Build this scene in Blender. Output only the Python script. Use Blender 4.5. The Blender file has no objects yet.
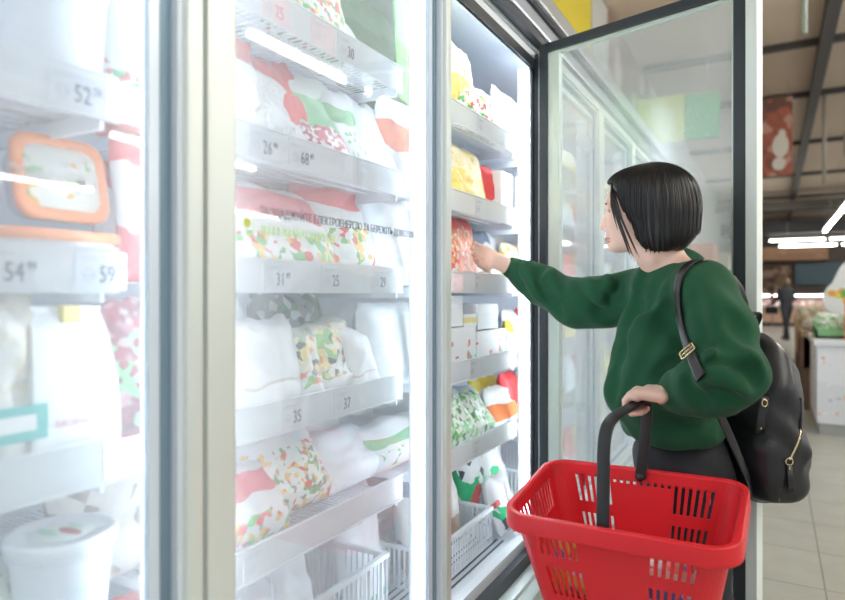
import bpy, bmesh, math, random
import numpy as np
import openvdb as vdb
from mathutils import Vector, Matrix, noise
from mathutils.bvhtree import BVHTree
random.seed(7)
S = bpy.context.scene
COL = S.collection
PI = math.pi
V = Vector
# ------------------------------------------------------------------ camera
CAMH = 1.28
F = 631.0
YAW = math.atan(350.5/F)
cs, sn = math.cos(YAW), math.sin(YAW)
FW = V((-sn, cs, 0)); RT = V((cs, sn, 0))
HOR = 293.0
cam = bpy.data.cameras.new('camera'); camo = bpy.data.objects.new('camera', cam); COL.objects.link(camo)
cam.sensor_width = 36; cam.lens = 36*F/845
camo.location = (0, 0, CAMH); camo.rotation_euler = (PI/2, 0, YAW)
cam.shift_y = -7/845
cam.clip_start = .02; cam.clip_end = 200
cam.dof.use_dof = True; cam.dof.focus_distance = 1.62; cam.dof.aperture_fstop = 2.2
S.camera = camo

def W(u, v, d):
    """point seen at pixel u,v at depth d"""
    return V((0, 0, CAMH)) + FW*d + RT*((u-422.5)/F*d) + V((0, 0, (HOR-v)/F*d))
def Yat(u, X):
    a = YAW - math.atan((u-422.5)/F)
    return -X/math.tan(a)
def depth(X, Y): return -sn*X + cs*Y

# ------------------------------------------------------------------ materials
MATS = {}
def newmat(name):
    m = bpy.data.materials.new(name); m.use_nodes = True
    nt = m.node_tree; nt.nodes.clear()
    out = nt.nodes.new('ShaderNodeOutputMaterial')
    return m, nt, out
def N(nt, t, **kw):
    n = nt.nodes.new(t)
    for k, v in kw.items():
        if k in n.inputs.keys(): n.inputs[k].default_value = v
        else: setattr(n, k, v)
    return n
def c4(c): return (c[0], c[1], c[2], 1)
def mat(name, col=(.8, .8, .8), rough=.5, metal=0, spec=.5, trans=0, alpha=1, emis=None, es=0, bump=None, var=0, sheen=0, sss=0, coat=0, vscale=8):
    if name in MATS: return MATS[name]
    m, nt, out = newmat(name)
    b = N(nt, 'ShaderNodeBsdfPrincipled')
    b.inputs['Base Color'].default_value = c4(col); b.inputs['Roughness'].default_value = rough
    b.inputs['Metallic'].default_value = metal; b.inputs['Specular IOR Level'].default_value = spec
    b.inputs['Transmission Weight'].default_value = trans; b.inputs['Alpha'].default_value = alpha
    b.inputs['Sheen Weight'].default_value = sheen; b.inputs['Coat Weight'].default_value = coat
    if sss:
        b.inputs['Subsurface Weight'].default_value = sss; b.inputs['Subsurface Radius'].default_value = (.01, .004, .002)
        b.inputs['Subsurface Scale'].default_value = 1
    if emis: b.inputs['Emission Color'].default_value = c4(emis); b.inputs['Emission Strength'].default_value = es
    tc = N(nt, 'ShaderNodeTexCoord')
    if var:
        nz = N(nt, 'ShaderNodeTexNoise', Scale=vscale, Detail=4.0)
        nt.links.new(tc.outputs['Object'], nz.inputs['Vector'])
        mx = N(nt, 'ShaderNodeMixRGB', blend_type='MULTIPLY'); mx.inputs[0].default_value = 1
        mr = N(nt, 'ShaderNodeMapRange'); mr.inputs[3].default_value = 1-var; mr.inputs[4].default_value = 1+var
        nt.links.new(nz.outputs['Fac'], mr.inputs[0])
        mx.inputs[1].default_value = c4(col); nt.links.new(mr.outputs[0], mx.inputs[2])
        nt.links.new(mx.outputs[0], b.inputs['Base Color'])
    if bump:
        nz = N(nt, 'ShaderNodeTexNoise', Scale=bump[0], Detail=3.0)
        nt.links.new(tc.outputs['Object'], nz.inputs['Vector'])
        bp = N(nt, 'ShaderNodeBump', Strength=bump[1], Distance=bump[2])
        nt.links.new(nz.outputs['Fac'], bp.inputs['Height']); nt.links.new(bp.outputs[0], b.inputs['Normal'])
    nt.links.new(b.outputs[0], out.inputs[0])
    MATS[name] = m
    return m
def emat(name, col, s):
    if name in MATS: return MATS[name]
    m, nt, out = newmat(name)
    e = N(nt, 'ShaderNodeEmission'); e.inputs[0].default_value = c4(col); e.inputs[1].default_value = s
    nt.links.new(e.outputs[0], out.inputs[0]); MATS[name] = m
    return m
def clear_film(name, tint=(1, 1, 1), haze=.2, gloss=.12, rough=.03, vary=0):
    """thin clear pane: mostly straight through, some mirror, some milky frost and painted glow haze"""
    if name in MATS: return MATS[name]
    m, nt, out = newmat(name)
    tr = N(nt, 'ShaderNodeBsdfTransparent'); tr.inputs[0].default_value = c4(tint)
    gl = N(nt, 'ShaderNodeBsdfGlossy'); gl.inputs['Roughness'].default_value = rough
    gl.inputs['Color'].default_value = (1, 1, 1, 1)
    df = N(nt, 'ShaderNodeBsdfDiffuse'); df.inputs[0].default_value = (.93, .97, 1, 1)
    tl = N(nt, 'ShaderNodeBsdfTranslucent'); tl.inputs[0].default_value = (.93, .97, 1, 1)
    hz = N(nt, 'ShaderNodeMixShader'); hz.inputs[0].default_value = .65
    nt.links.new(df.outputs[0], hz.inputs[1]); nt.links.new(tl.outputs[0], hz.inputs[2])
    m1 = N(nt, 'ShaderNodeMixShader'); m1.inputs[0].default_value = haze
    nt.links.new(tr.outputs[0], m1.inputs[1]); nt.links.new(hz.outputs[0], m1.inputs[2])
    if vary:
        tc = N(nt, 'ShaderNodeTexCoord'); nz = N(nt, 'ShaderNodeTexNoise', Scale=3.0, Detail=5.0)
        nt.links.new(tc.outputs['Object'], nz.inputs['Vector'])
        mr = N(nt, 'ShaderNodeMapRange'); mr.inputs[1].default_value = .3; mr.inputs[2].default_value = .7
        mr.inputs[3].default_value = haze-vary; mr.inputs[4].default_value = haze+vary
        nt.links.new(nz.outputs['Fac'], mr.inputs[0]); nt.links.new(mr.outputs[0], m1.inputs[0])
    ge = N(nt, 'ShaderNodeNewGeometry'); dt = N(nt, 'ShaderNodeVectorMath', operation='DOT_PRODUCT')
    nt.links.new(ge.outputs['Incoming'], dt.inputs[0]); nt.links.new(ge.outputs['Normal'], dt.inputs[1])
    ab = N(nt, 'ShaderNodeMath', operation='ABSOLUTE'); nt.links.new(dt.outputs['Value'], ab.inputs[0])
    iv = N(nt, 'ShaderNodeMath', operation='SUBTRACT'); iv.inputs[0].default_value = 1; nt.links.new(ab.outputs[0], iv.inputs[1])
    pw = N(nt, 'ShaderNodeMath', operation='POWER'); pw.inputs[1].default_value = 5; nt.links.new(iv.outputs[0], pw.inputs[0])
    mu = N(nt, 'ShaderNodeMath', operation='MULTIPLY_ADD'); mu.inputs[1].default_value = 1-gloss; mu.inputs[2].default_value = gloss
    nt.links.new(pw.outputs[0], mu.inputs[0])
    m2 = N(nt, 'ShaderNodeMixShader'); nt.links.new(mu.outputs[0], m2.inputs[0])
    nt.links.new(m1.outputs[0], m2.inputs[1]); nt.links.new(gl.outputs[0], m2.inputs[2])
    nt.links.new(m2.outputs[0], out.inputs[0]); MATS[name] = m
    return m
def pack(name, bands, speck=None, rough=.35, axis='Z'):
    """printed film: bands = [(start, colour), ...] up the pack (0..1); speck = (colours, lo, hi, scale, share)"""
    if name in MATS: return MATS[name]
    m, nt, out = newmat(name)
    b = N(nt, 'ShaderNodeBsdfPrincipled'); b.inputs['Roughness'].default_value = rough
    tc = N(nt, 'ShaderNodeTexCoord'); sp = N(nt, 'ShaderNodeSeparateXYZ'); nt.links.new(tc.outputs['Generated'], sp.inputs[0])
    nz = N(nt, 'ShaderNodeTexNoise', Scale=2.5, Detail=1.0); nt.links.new(tc.outputs['Generated'], nz.inputs['Vector'])
    ad = N(nt, 'ShaderNodeMath', operation='MULTIPLY_ADD'); ad.inputs[1].default_value = .22
    nt.links.new(nz.outputs['Fac'], ad.inputs[0])
    sb = N(nt, 'ShaderNodeMath', operation='SUBTRACT'); sb.inputs[1].default_value = .11
    nt.links.new(sp.outputs[axis], sb.inputs[0]); nt.links.new(sb.outputs[0], ad.inputs[2])
    cr = N(nt, 'ShaderNodeValToRGB'); cr.color_ramp.interpolation = 'CONSTANT'
    el = cr.color_ramp.elements
    el[0].position = bands[0][0]; el[0].color = c4(bands[0][1])
    el[1].position = 1; el[1].color = c4(bands[-1][1])
    for p, c in bands[1:]:
        e = el.new(p); e.color = c4(c)
    nt.links.new(ad.outputs[0], cr.inputs[0])
    colr = cr.outputs[0]
    if speck:
        cols, lo, hi, sc, share = speck
        mp = N(nt, 'ShaderNodeMapping'); nt.links.new(tc.outputs['Object'], mp.inputs[0])
        vo = N(nt, 'ShaderNodeTexVoronoi', Scale=sc); nt.links.new(mp.outputs[0], vo.inputs['Vector'])
        c2 = N(nt, 'ShaderNodeValToRGB'); c2.color_ramp.interpolation = 'CONSTANT'
        e2 = c2.color_ramp.elements; k = len(cols)
        e2[0].position = 0; e2[0].color = c4(cols[0])
        for i in range(1, k):
            if i == 1: e2[1].position = i/k; e2[1].color = c4(cols[1])
            else:
                e = e2.new(i/k); e.color = c4(cols[i])
        s2 = N(nt, 'ShaderNodeSeparateXYZ'); nt.links.new(vo.outputs['Color'], s2.inputs[0]); nt.links.new(s2.outputs[0], c2.inputs[0])
        g1 = N(nt, 'ShaderNodeMath', operation='GREATER_THAN'); g1.inputs[1].default_value = lo; nt.links.new(ad.outputs[0], g1.inputs[0])
        g2 = N(nt, 'ShaderNodeMath', operation='LESS_THAN'); g2.inputs[1].default_value = hi; nt.links.new(ad.outputs[0], g2.inputs[0])
        g3 = N(nt, 'ShaderNodeMath', operation='LESS_THAN'); g3.inputs[1].default_value = share; nt.links.new(s2.outputs[1], g3.inputs[0])
        p1 = N(nt, 'ShaderNodeMath', operation='MULTIPLY'); nt.links.new(g1.outputs[0], p1.inputs[0]); nt.links.new(g2.outputs[0], p1.inputs[1])
        p2 = N(nt, 'ShaderNodeMath', operation='MULTIPLY'); nt.links.new(p1.outputs[0], p2.inputs[0]); nt.links.new(g3.outputs[0], p2.inputs[1])
        mx = N(nt, 'ShaderNodeMixRGB'); nt.links.new(p2.outputs[0], mx.inputs[0]); nt.links.new(colr, mx.inputs[1]); nt.links.new(c2.outputs[0], mx.inputs[2])
        colr = mx.outputs[0]
    nt.links.new(colr, b.inputs['Base Color'])
    n3 = N(nt, 'ShaderNodeTexNoise', Scale=30.0, Detail=2.0); nt.links.new(tc.outputs['Object'], n3.inputs['Vector'])
    bp = N(nt, 'ShaderNodeBump', Strength=.5, Distance=.006); nt.links.new(n3.outputs[0], bp.inputs['Height']); nt.links.new(bp.outputs[0], b.inputs['Normal'])
    nt.links.new(b.outputs[0], out.inputs[0]); MATS[name] = m
    return m

# ------------------------------------------------------------------ mesh builder
class MB:
    def __init__(s): s.v = []; s.f = []; s.mi = []; s.mats = []; s.sm = []
    def m(s, mt):
        if mt not in s.mats: s.mats.append(mt)
        return s.mats.index(mt)
    def add(s, vs, fs, mt, smooth=False, M=None):
        o = len(s.v); k = s.m(mt)
        s.v += [tuple(M @ V(p)) if M else tuple(p) for p in vs]
        for f in fs: s.f.append([i+o for i in f]); s.mi.append(k); s.sm.append(smooth)
        return s
    def box(s, a, b, mt, bev=0, M=None):
        x0, x1 = sorted((a[0], b[0])); y0, y1 = sorted((a[1], b[1])); z0, z1 = sorted((a[2], b[2]))
        bev = min(bev, (x1-x0)*.45, (y1-y0)*.45, (z1-z0)*.45)
        if bev <= 0:
            vs = [(x, y, z) for x in (x0, x1) for y in (y0, y1) for z in (z0, z1)]
            fs = [(0, 1, 3, 2), (4, 6, 7, 5), (0, 4, 5, 1), (2, 3, 7, 6), (0, 2, 6, 4), (1, 5, 7, 3)]
            return s.add(vs, fs, mt, False, M)
        bm = bmesh.new(); bmesh.ops.create_cube(bm, size=1)
        for q in bm.verts: q.co = V(((x0+x1)/2+q.co.x*(x1-x0), (y0+y1)/2+q.co.y*(y1-y0), (z0+z1)/2+q.co.z*(z1-z0)))
        bmesh.ops.bevel(bm, geom=list(bm.edges), offset=bev, segments=2, profile=.7, affect='EDGES')
        s.bm(bm, mt, M); return s
    def bm(s, bm, mt, M=None, smooth=False):
        bm.verts.index_update()
        s.add([q.co.copy() for q in bm.verts], [[q.index for q in f.verts] for f in bm.faces], mt, smooth, M); bm.free()
    def ring(s, y0, y1, z0, z1, w, x0, x1, mt, bev=0, M=None):
        s.box((x0, y0, z0), (x1, y0+w, z1), mt, bev, M); s.box((x0, y1-w, z0), (x1, y1, z1), mt, bev, M)
        s.box((x0, y0+w, z1-w), (x1, y1-w, z1), mt, bev, M); s.box((x0, y0+w, z0), (x1, y1-w, z0+w), mt, bev, M)
        return s
    def tube(s, pts, r, mt, n=8, M=None, flat=None, up=None, wd=None):
        """round (or flat=(w,t)) sweep along pts"""
        pts = [V(p) for p in pts]; rs = r if isinstance(r, (list, tuple)) else [r]*len(pts)
        vs = []; fs = []; ref = V(up) if up else None
        last = None
        for i, p in enumerate(pts):
            t = (pts[min(i+1, len(pts)-1)]-pts[max(i-1, 0)]).normalized()
            if last is None:
                a = ref if ref else (V((0, 0, 1)) if abs(t.z) < .9 else V((1, 0, 0)))
            else: a = ref if ref else last
            a = (a-t*a.dot(t)); a = a.normalized() if a.length > 1e-6 else t.orthogonal().normalized()
            bb = t.cross(a)
            if wd: bb = (V(wd)-t*V(wd).dot(t)).normalized(); a = bb.cross(t)
            last = a
            for k in range(n):
                q = 2*PI*k/n
                if flat:
                    cx, sx = math.cos(q), math.sin(q)
                    cx = math.copysign(abs(cx)**.4, cx); sx = math.copysign(abs(sx)**.4, sx)
                    vs.append(p+bb*cx*flat[0]/2*rs[i]+a*sx*flat[1]/2*rs[i])
                else: vs.append(p+(a*math.cos(q)+bb*math.sin(q))*rs[i])
        for i in range(len(pts)-1):
            for k in range(n): fs.append((i*n+k, i*n+(k+1) % n, (i+1)*n+(k+1) % n, (i+1)*n+k))
        fs.append(list(range(n))[::-1]); fs.append([(len(pts)-1)*n+k for k in range(n)])
        return s.add(vs, fs, mt, True, M)
    def lathe(s, prof, mt, n=32, M=None):
        vs = []; fs = []
        for r, z in prof:
            for k in range(n): q = 2*PI*k/n; vs.append((r*math.cos(q), r*math.sin(q), z))
        for i in range(len(prof)-1):
            for k in range(n): fs.append((i*n+k, i*n+(k+1) % n, (i+1)*n+(k+1) % n, (i+1)*n+k))
        fs.append(list(range(n))[::-1]); fs.append([(len(prof)-1)*n+k for k in range(n)])
        return s.add(vs, fs, mt, True, M)
    def text(s, txt, size, mt, M, align='LEFT', ext=0.0004, sx=1):
        cu = bpy.data.curves.new('t', 'FONT'); cu.body = txt; cu.size = size; cu.extrude = ext; cu.align_x = align; cu.resolution_u = 2
        o = bpy.data.objects.new('t', cu); COL.objects.link(o)
        bpy.context.view_layer.update()
        me = bpy.data.meshes.new_from_object(o.evaluated_get(bpy.context.evaluated_depsgraph_get()))
        w = max([q.co.x for q in me.vertices], default=0)
        s.add([(q.co.x*sx, q.co.y, q.co.z) for q in me.vertices], [list(p.vertices) for p in me.polygons], mt, False, M)
        bpy.data.objects.remove(o); bpy.data.curves.remove(cu); bpy.data.meshes.remove(me)
        return w
    def build(s, name, parent=None, loc=(0, 0, 0), rot=(0, 0, 0), shift=None):
        me = bpy.data.meshes.new(name)
        vs = s.v if shift is None else [tuple(V(p)-V(shift)) for p in s.v]
        me.from_pydata(vs, [], s.f); me.update()
        for mt in s.mats: me.materials.append(mt)
        me.polygons.foreach_set('material_index', s.mi); me.polygons.foreach_set('use_smooth', s.sm)
        o = bpy.data.objects.new(name, me); COL.objects.link(o); o.location = loc; o.rotation_euler = rot
        if parent: o.parent = parent
        return o
def empty(name, loc=(0, 0, 0), rot=(0, 0, 0)):
    o = bpy.data.objects.new(name, None); COL.objects.link(o); o.location = loc; o.rotation_euler = rot
    o.empty_display_size = .1
    return o
def tag(o, label, cat, group=None, kind=None):
    o['label'] = label; o['category'] = cat
    if group: o['group'] = group
    if kind: o['kind'] = kind
    return o
def struct(o): o['kind'] = 'structure'; return o
def copy_tree(o, parent=None):
    c = o.copy(); COL.objects.link(c)
    if parent: c.parent = parent
    for ch in list(o.children): copy_tree(ch, c)
    return c
# frames of text on surfaces: text x -> ax, text y -> ay, normal -> ax x ay
def frame(o, ax, ay):
    ax = V(ax).normalized(); ay = V(ay).normalized(); az = ax.cross(ay)
    M = Matrix.Identity(4)
    for i in range(3): M[i][0] = ax[i]; M[i][1] = ay[i]; M[i][2] = az[i]; M[i][3] = o[i]
    return M
def TX(x, y, z): return frame((x, y, z), (0, 1, 0), (0, 0, 1))   # text facing +X (towards the aisle)

# shared materials
ALU = mat('aluminium_profile', (.74, .80, .77), .38, .3, bump=(60, .05, .001))
ALUB = mat('spacer_aluminium', (.66, .74, .83), .3, .5)
DARK = mat('dark_gasket', (.035, .042, .05), .45)
WHITE = mat('white_enamel', (.86, .9, .95), .35)
LINER = mat('freezer_liner', (.74, .80, .90), .5)
GREYM = mat('grey_metal', (.42, .45, .47), .35, .6)
def glowthrough(name, col, share=.5, gl=.08):
    m, nt, out = newmat(name)
    d = N(nt, 'ShaderNodeBsdfDiffuse'); d.inputs[0].default_value = c4(col)
    t = N(nt, 'ShaderNodeBsdfTranslucent'); t.inputs[0].default_value = c4(col)
    g = N(nt, 'ShaderNodeBsdfGlossy'); g.inputs['Roughness'].default_value = .25
    m1 = N(nt, 'ShaderNodeMixShader'); m1.inputs[0].default_value = share; nt.links.new(d.outputs[0], m1.inputs[1]); nt.links.new(t.outputs[0], m1.inputs[2])
    m2 = N(nt, 'ShaderNodeMixShader'); m2.inputs[0].default_value = gl; nt.links.new(m1.outputs[0], m2.inputs[1]); nt.links.new(g.outputs[0], m2.inputs[2])
    nt.links.new(m2.outputs[0], out.inputs[0]); MATS[name] = m; return m
RAIL = glowthrough('rail_plastic', (.93, .96, .99), .5)
PAPER = glowthrough('paper_white', (.90, .92, .95), .5, .02)
INK = mat('tag_ink', (.10, .13, .2), .6)
PINKINK = mat('pink_ink', (.85, .3, .35), .6)
# ------------------------------------------------------------------ room
def tiles(name, base, grout, size, off, mort=.004, rough=.35):
    m, nt, out = newmat(name)
    b = N(nt, 'ShaderNodeBsdfPrincipled'); b.inputs['Roughness'].default_value = rough
    tc = N(nt, 'ShaderNodeTexCoord'); mp = N(nt, 'ShaderNodeMapping'); mp.inputs[1].default_value = (-off[0], -off[1], 0)
    nt.links.new(tc.outputs['Object'], mp.inputs[0])
    br = N(nt, 'ShaderNodeTexBrick', offset=0.0, squash=1.0)
    br.inputs['Scale'].default_value = 1; br.inputs['Brick Width'].default_value = size; br.inputs['Row Height'].default_value = size
    br.inputs['Mortar Size'].default_value = mort; br.inputs['Mortar Smooth'].default_value = .3
    br.inputs['Color1'].default_value = c4(base); br.inputs['Color2'].default_value = c4([x*.94 for x in base]); br.inputs['Mortar'].default_value = c4(grout)
    nt.links.new(mp.outputs[0], br.inputs[0])
    nz = N(nt, 'ShaderNodeTexNoise', Scale=6.0, Detail=6.0); nt.links.new(tc.outputs['Object'], nz.inputs[0])
    mx = N(nt, 'ShaderNodeMixRGB', blend_type='OVERLAY'); mx.inputs[0].default_value = .18
    nt.links.new(br.outputs[0], mx.inputs[1]); nt.links.new(nz.outputs[0], mx.inputs[2]); nt.links.new(mx.outputs[0], b.inputs['Base Color'])
    nt.links.new(b.outputs[0], out.inputs[0]); return m
floor = struct(MB().box((-3.2, -3, -.1), (14, 34, 0), tiles('floor_tiles', (.45, .46, .41), (.20, .21, .18), .45, (.197, .07))).build('floor'))
CEILM = mat('ceiling_panels', (.66, .56, .47), .8, var=.12, vscale=.6)
ceil = struct(MB().box((-3.2, -3, 4.48), (14, 34, 4.6), CEILM).build('ceiling'))
wl = struct(MB().box((-1.8, -3, 0), (-1.65, 34, 4.48), mat('wall_paint', (.42, .42, .40), .8)).build('wall_left'))
wb = struct(MB().box((-1.65, 31, 0), (14, 31.2, 4.48), mat('back_wall_paint', (.22, .19, .17), .8)).build('wall_back'))
# ceiling beams
BEAM = mat('beam_steel', (.07, .07, .075), .6)
k = 1
struct(MB().box((.50, 1, 4.28), (.63, 31, 4.48), BEAM).build('trim_1'))
struct(MB().box((7.5, 1, 4.28), (7.63, 31, 4.48), BEAM).build('trim_2'))
for i, y in enumerate((9.3, 11.7, 15.4, 19.5, 24, 28)):
    struct(MB().box((-1.65, y, 4.40), (14, y+.09, 4.48), BEAM).build('trim_%d' % (i+3)))
struct(MB().box((-1.65, 25.2, 3.35), (14, 26.0, 3.75), mat('duct', (.06, .06, .065), .6)).build('trim_9'))
struct(MB().box((-1.65, 22.6, 3.9), (14, 23.1, 4.15), mat('duct2', (.12, .11, .10), .6)).build('trim_10'))

# ------------------------------------------------------------------ freezer
GX = -.70
P = .77; Y0 = -.15; NB = 8
BAYS = [(Y0+P*i, Y0+P*(i+1)) for i in range(NB)]
ZB, ZT = CAMH-.90, CAMH+.86
YE = Y0+P*NB
fz = empty('display_freezer', (-1.1, 2.4, 0)); fs = (-1.1, 2.4, 0)
tag(fz, 'long white glass-door supermarket freezer lit inside, along the left of the aisle', 'freezer')
b = MB()
b.box((-1.55, Y0-.05, .1), (-1.50, YE+.05, 2.31), LINER)
b.box((-1.50, Y0-.05, .1), (-.78, Y0, 2.31), LINER); b.box((-1.50, YE, .1), (-.78, YE+.05, 2.31), LINER)
b.box((-1.50, Y0, CAMH+.88), (-.78, YE, 2.31), LINER)
b.build('cabinet_liner', fz, shift=fs)
b = MB()
b.box((-1.50, Y0, .1), (-.765, YE, CAMH-.885), WHITE)
b.box((-.80, Y0, CAMH-.885), (-.765, YE, CAMH-.865), WHITE, .004)
for i in range(NB):   # air grille in the deck: shade of its slots put in as dark strips
    for kx in range(7):
        b.box((-.99+kx*.024, BAYS[i][0]+.05, CAMH-.8855), (-.983+kx*.024, BAYS[i][1]-.05, CAMH-.8835), mat('grille_shadow', (.12, .14, .18), .6))
b.build('deck', fz, shift=fs)
b = MB()
b.box((-.765, Y0, .12), (-.70, YE, CAMH-.945), ALU, .006)
b.box((-.70, Y0, CAMH-1.02), (-.655, YE, CAMH-.955), mat('bumper', (.60, .68, .64), .4), .01)
b.box((-.75, Y0, 0), (-.735, YE, .12), DARK)
b.box((-.765, Y0, CAMH-.945), (-.74, YE, CAMH-.90), DARK)
b.build('base_panel', fz, shift=fs)
b = MB()
zc = CAMH
b.box((-.757, Y0, zc+.80), (-.744, YE, zc+.835), DARK)
b.box((-.753, Y0, zc+.80), (-.748, YE, zc+.87), WHITE)
b.box((-.755, Y0, zc+.865), (-.74, YE, zc+.90), mat('header_white', (.7, .74, .76), .4))
b.box((-.755, Y0, zc+.875), (-.71, YE, zc+.90), DARK)
b.box((-.755, Y0, zc+.90), (-.70, YE, zc+.955), mat('header_silver', (.62, .68, .76), .25, .6), .01)
b.box((-.755, Y0, zc+.955), (-.69, YE, zc+.965), DARK)
b.box((-.755, Y0, zc+.965), (-.675, YE, zc+1.03), mat('header_grey', (.40, .42, .43), .35, .4), .012)
b.build('header', fz, shift=fs)
TUBE = emat('led_diffuser_glow', (.82, .92, 1), 15); TUBE2 = emat('led_diffuser_soft', (.82, .92, 1), 12)
for i in range(NB+1):
    y = Y0+P*i
    b = MB(); b.box((-.80, y-.022, ZB+.02), (-.752, y+.022, ZT-.06), WHITE, .006)
    b.box((-.752, y-.016, ZB+.02), (-.747, y+.016, ZT-.06), DARK)
    b.build('mullion', fz, shift=fs)
    for sgn in ((-1, 1) if i in (1, 2, 3) else (1,)):
        b = MB(); b.box((-.778, y+sgn*.0225, ZB+.08), (-.757, y+sgn*.030, ZT-.10), TUBE if sgn > 0 else TUBE2, .002)
        b.build('light_strip', fz, shift=fs)['label'] = 'glowing vertical light strip on the mullion'
for i in range(NB):  # added fill strips that brighten the price rails and pack fronts
    b = MB(); b.box((-.79, BAYS[i][0]+.03, CAMH+.862), (-.755, BAYS[i][1]-.03, CAMH+.868), TUBE2)
    b.build('header_fill_light', fz, shift=fs)['label'] = 'glowing strip added under the top of the freezer opening to brighten the rails'
GLASS = clear_film('door_glass', (.97, .99, 1), haze=.20, gloss=.06, vary=.04)  # milky share imitates the hazy glow of the overexposed interior
FOG = clear_film('foggy_glass', (.93, .98, 1), haze=.22, gloss=.08, rough=.2, vary=.07)

def door(y0, y1, hinge=None, ang=0, glass=GLASS, decal=False, black=False):
    """door slab in its own frame: hinge edge at origin, x=0 outer face, slab towards -x, running -y from the hinge"""
    w = (y1-y0-.006) if not black else .668
    o = empty('door', (0, 0, 0)); o.parent = fz
    hx, hy = GX, y1-.003
    o.location = V((hx, hy, 0))-V(fs); o.rotation_euler = (0, 0, ang)
    b = MB()
    if black:
        b.ring(-w, 0, ZB, ZT, .032, -.045, -.006, DARK, .004)
        b.ring(-w, 0, ZB, ZT, .008, -.006, 0, ALU, .002)
        b.box((-.047, -w-.030, ZB), (.004, -w-.0005, ZT), mat('door_edge_white', (.82, .88, .86), .4), .003)
    else:
        for ya_, yb_ in ((-w, -w+.054), (-.028, 0)): b.box((-.030, ya_, ZB), (.012, yb_, ZT), ALU, .006)
        for za_, zb_ in ((ZB, ZB+.034), (ZT-.034, ZT)): b.box((-.030, -w+.054, za_), (.012, -.028, zb_), ALU, .006)
        b.ring(-w+.004, -.004, ZB+.006, ZT-.006, .024, -.045, -.030, DARK)
    b.build('frame', o)
    b = MB()
    if black:
        b.box((-.036, -.068, ZB+.032), (-.012, -.032, ZT-.032), mat('pale_spacer_reflection', (.72, .80, .74), .35, .2))  # wide hinge strip: pale reflection of the frame put in as colour
        b.ring(-w+.032, -.068, ZB+.032, ZT-.032, .007, -.036, -.014, MATS['pale_spacer_reflection'])
    else:
        b.ring(-w+.036, -.028, ZB+.034, ZT-.034, .008, -.026, .002, mat('spacer_white', (.80, .86, .92), .3, .2))
        b.ring(-w+.030, -.036, ZB+.042, ZT-.042, .016, -.026, -.012, mat('spacer_dark', (.20, .30, .38), .35, .3))
        b.ring(-w+.040, -.052, ZB+.058, ZT-.058, .017, -.024, -.014, mat('spacer_pale', (.70, .80, .90), .3, .2))
    b.build('spacer', o)
    g = MB().box((-.024, -w+.030, ZB+.033), (-.020, -.030, ZT-.033), glass).build('glass', o)
    return o
doors = []
for i, (a, c) in enumerate(BAYS):
    if i == 2: continue
    d = door(a, c); doors.append(d)
# the open door, hinged on its far side, swung out past a right angle
OPEN = math.radians(75)
od = door(BAYS[2][0], BAYS[2][1], ang=OPEN, glass=FOG, black=True)
od['label'] = 'open door with black frame and foggy glass'
for z in (ZB+.12, ZT-.10): MB().box((-.03, -.02, z), (.006, .006, z+.07), GREYM, .004).build('hinge', od)
# decals on the closed doors: energy saving note
def decal(o, yl, zt, strong):
    b = MB()
    ink = mat('decal_ink_%d' % strong, (.07, .09, .12) if strong else (.45, .5, .55), .6)
    grn = mat('decal_green_%d' % strong, (.45, .70, .30), .6)
    hy = o.location.y+fs[1]
    M = TX(.0005, yl-hy, zt)
    t = 'ЗАОЩАДЖУЙТЕ ЕЛЕКТРОЕНЕРГІЮ ТА БЕРЕЖІТЬ ДОВКІЛЛЯ'
    w = MB().text(t, .02, ink, Matrix.Identity(4))
    b.text(t, .02, ink, M, sx=.485/w)
    w2 = MB().text('ЗБЕРЕЖЕМО ПРИРОДУ', .02, ink, Matrix.Identity(4))
    b.text('ЗБЕРЕЖЕМО ПРИРОДУ', .02, grn, TX(.0005, yl-hy, zt-.030), sx=.2/w2)
    # round tree emblem
    c = V((.0005, yl-hy-.025, zt-.018))
    for r0, r1, mt in ((.016, .0145, grn), ):
        vs = []; fs_ = []
        for k in range(28):
            q = 2*PI*k/28
            for r in (r0, r1): vs.append(c+V((0, r*math.cos(q), r*math.sin(q))))
        for k in range(28): a = 2*k; e = 2*((k+1) % 28); fs_.append((a, e, e+1, a+1))
        b.add(vs, fs_, mt)
    vs = [c+V((0, .008*math.cos(2*PI*k/16), .003+.007*math.sin(2*PI*k/16))) for k in range(16)]
    b.add(vs, [list(range(16))], mat('decal_yellow', (.6, .65, .1), .6))
    b.box(c+V((0, -.0012, -.010)), c+V((.0003, .0012, -.003)), grn)
    b.build('energy_note_decal', o)
decal(doors[1], .735, CAMH+.122, 1)
decal(doors[0], .735-P, CAMH+.122, 0)

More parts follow.
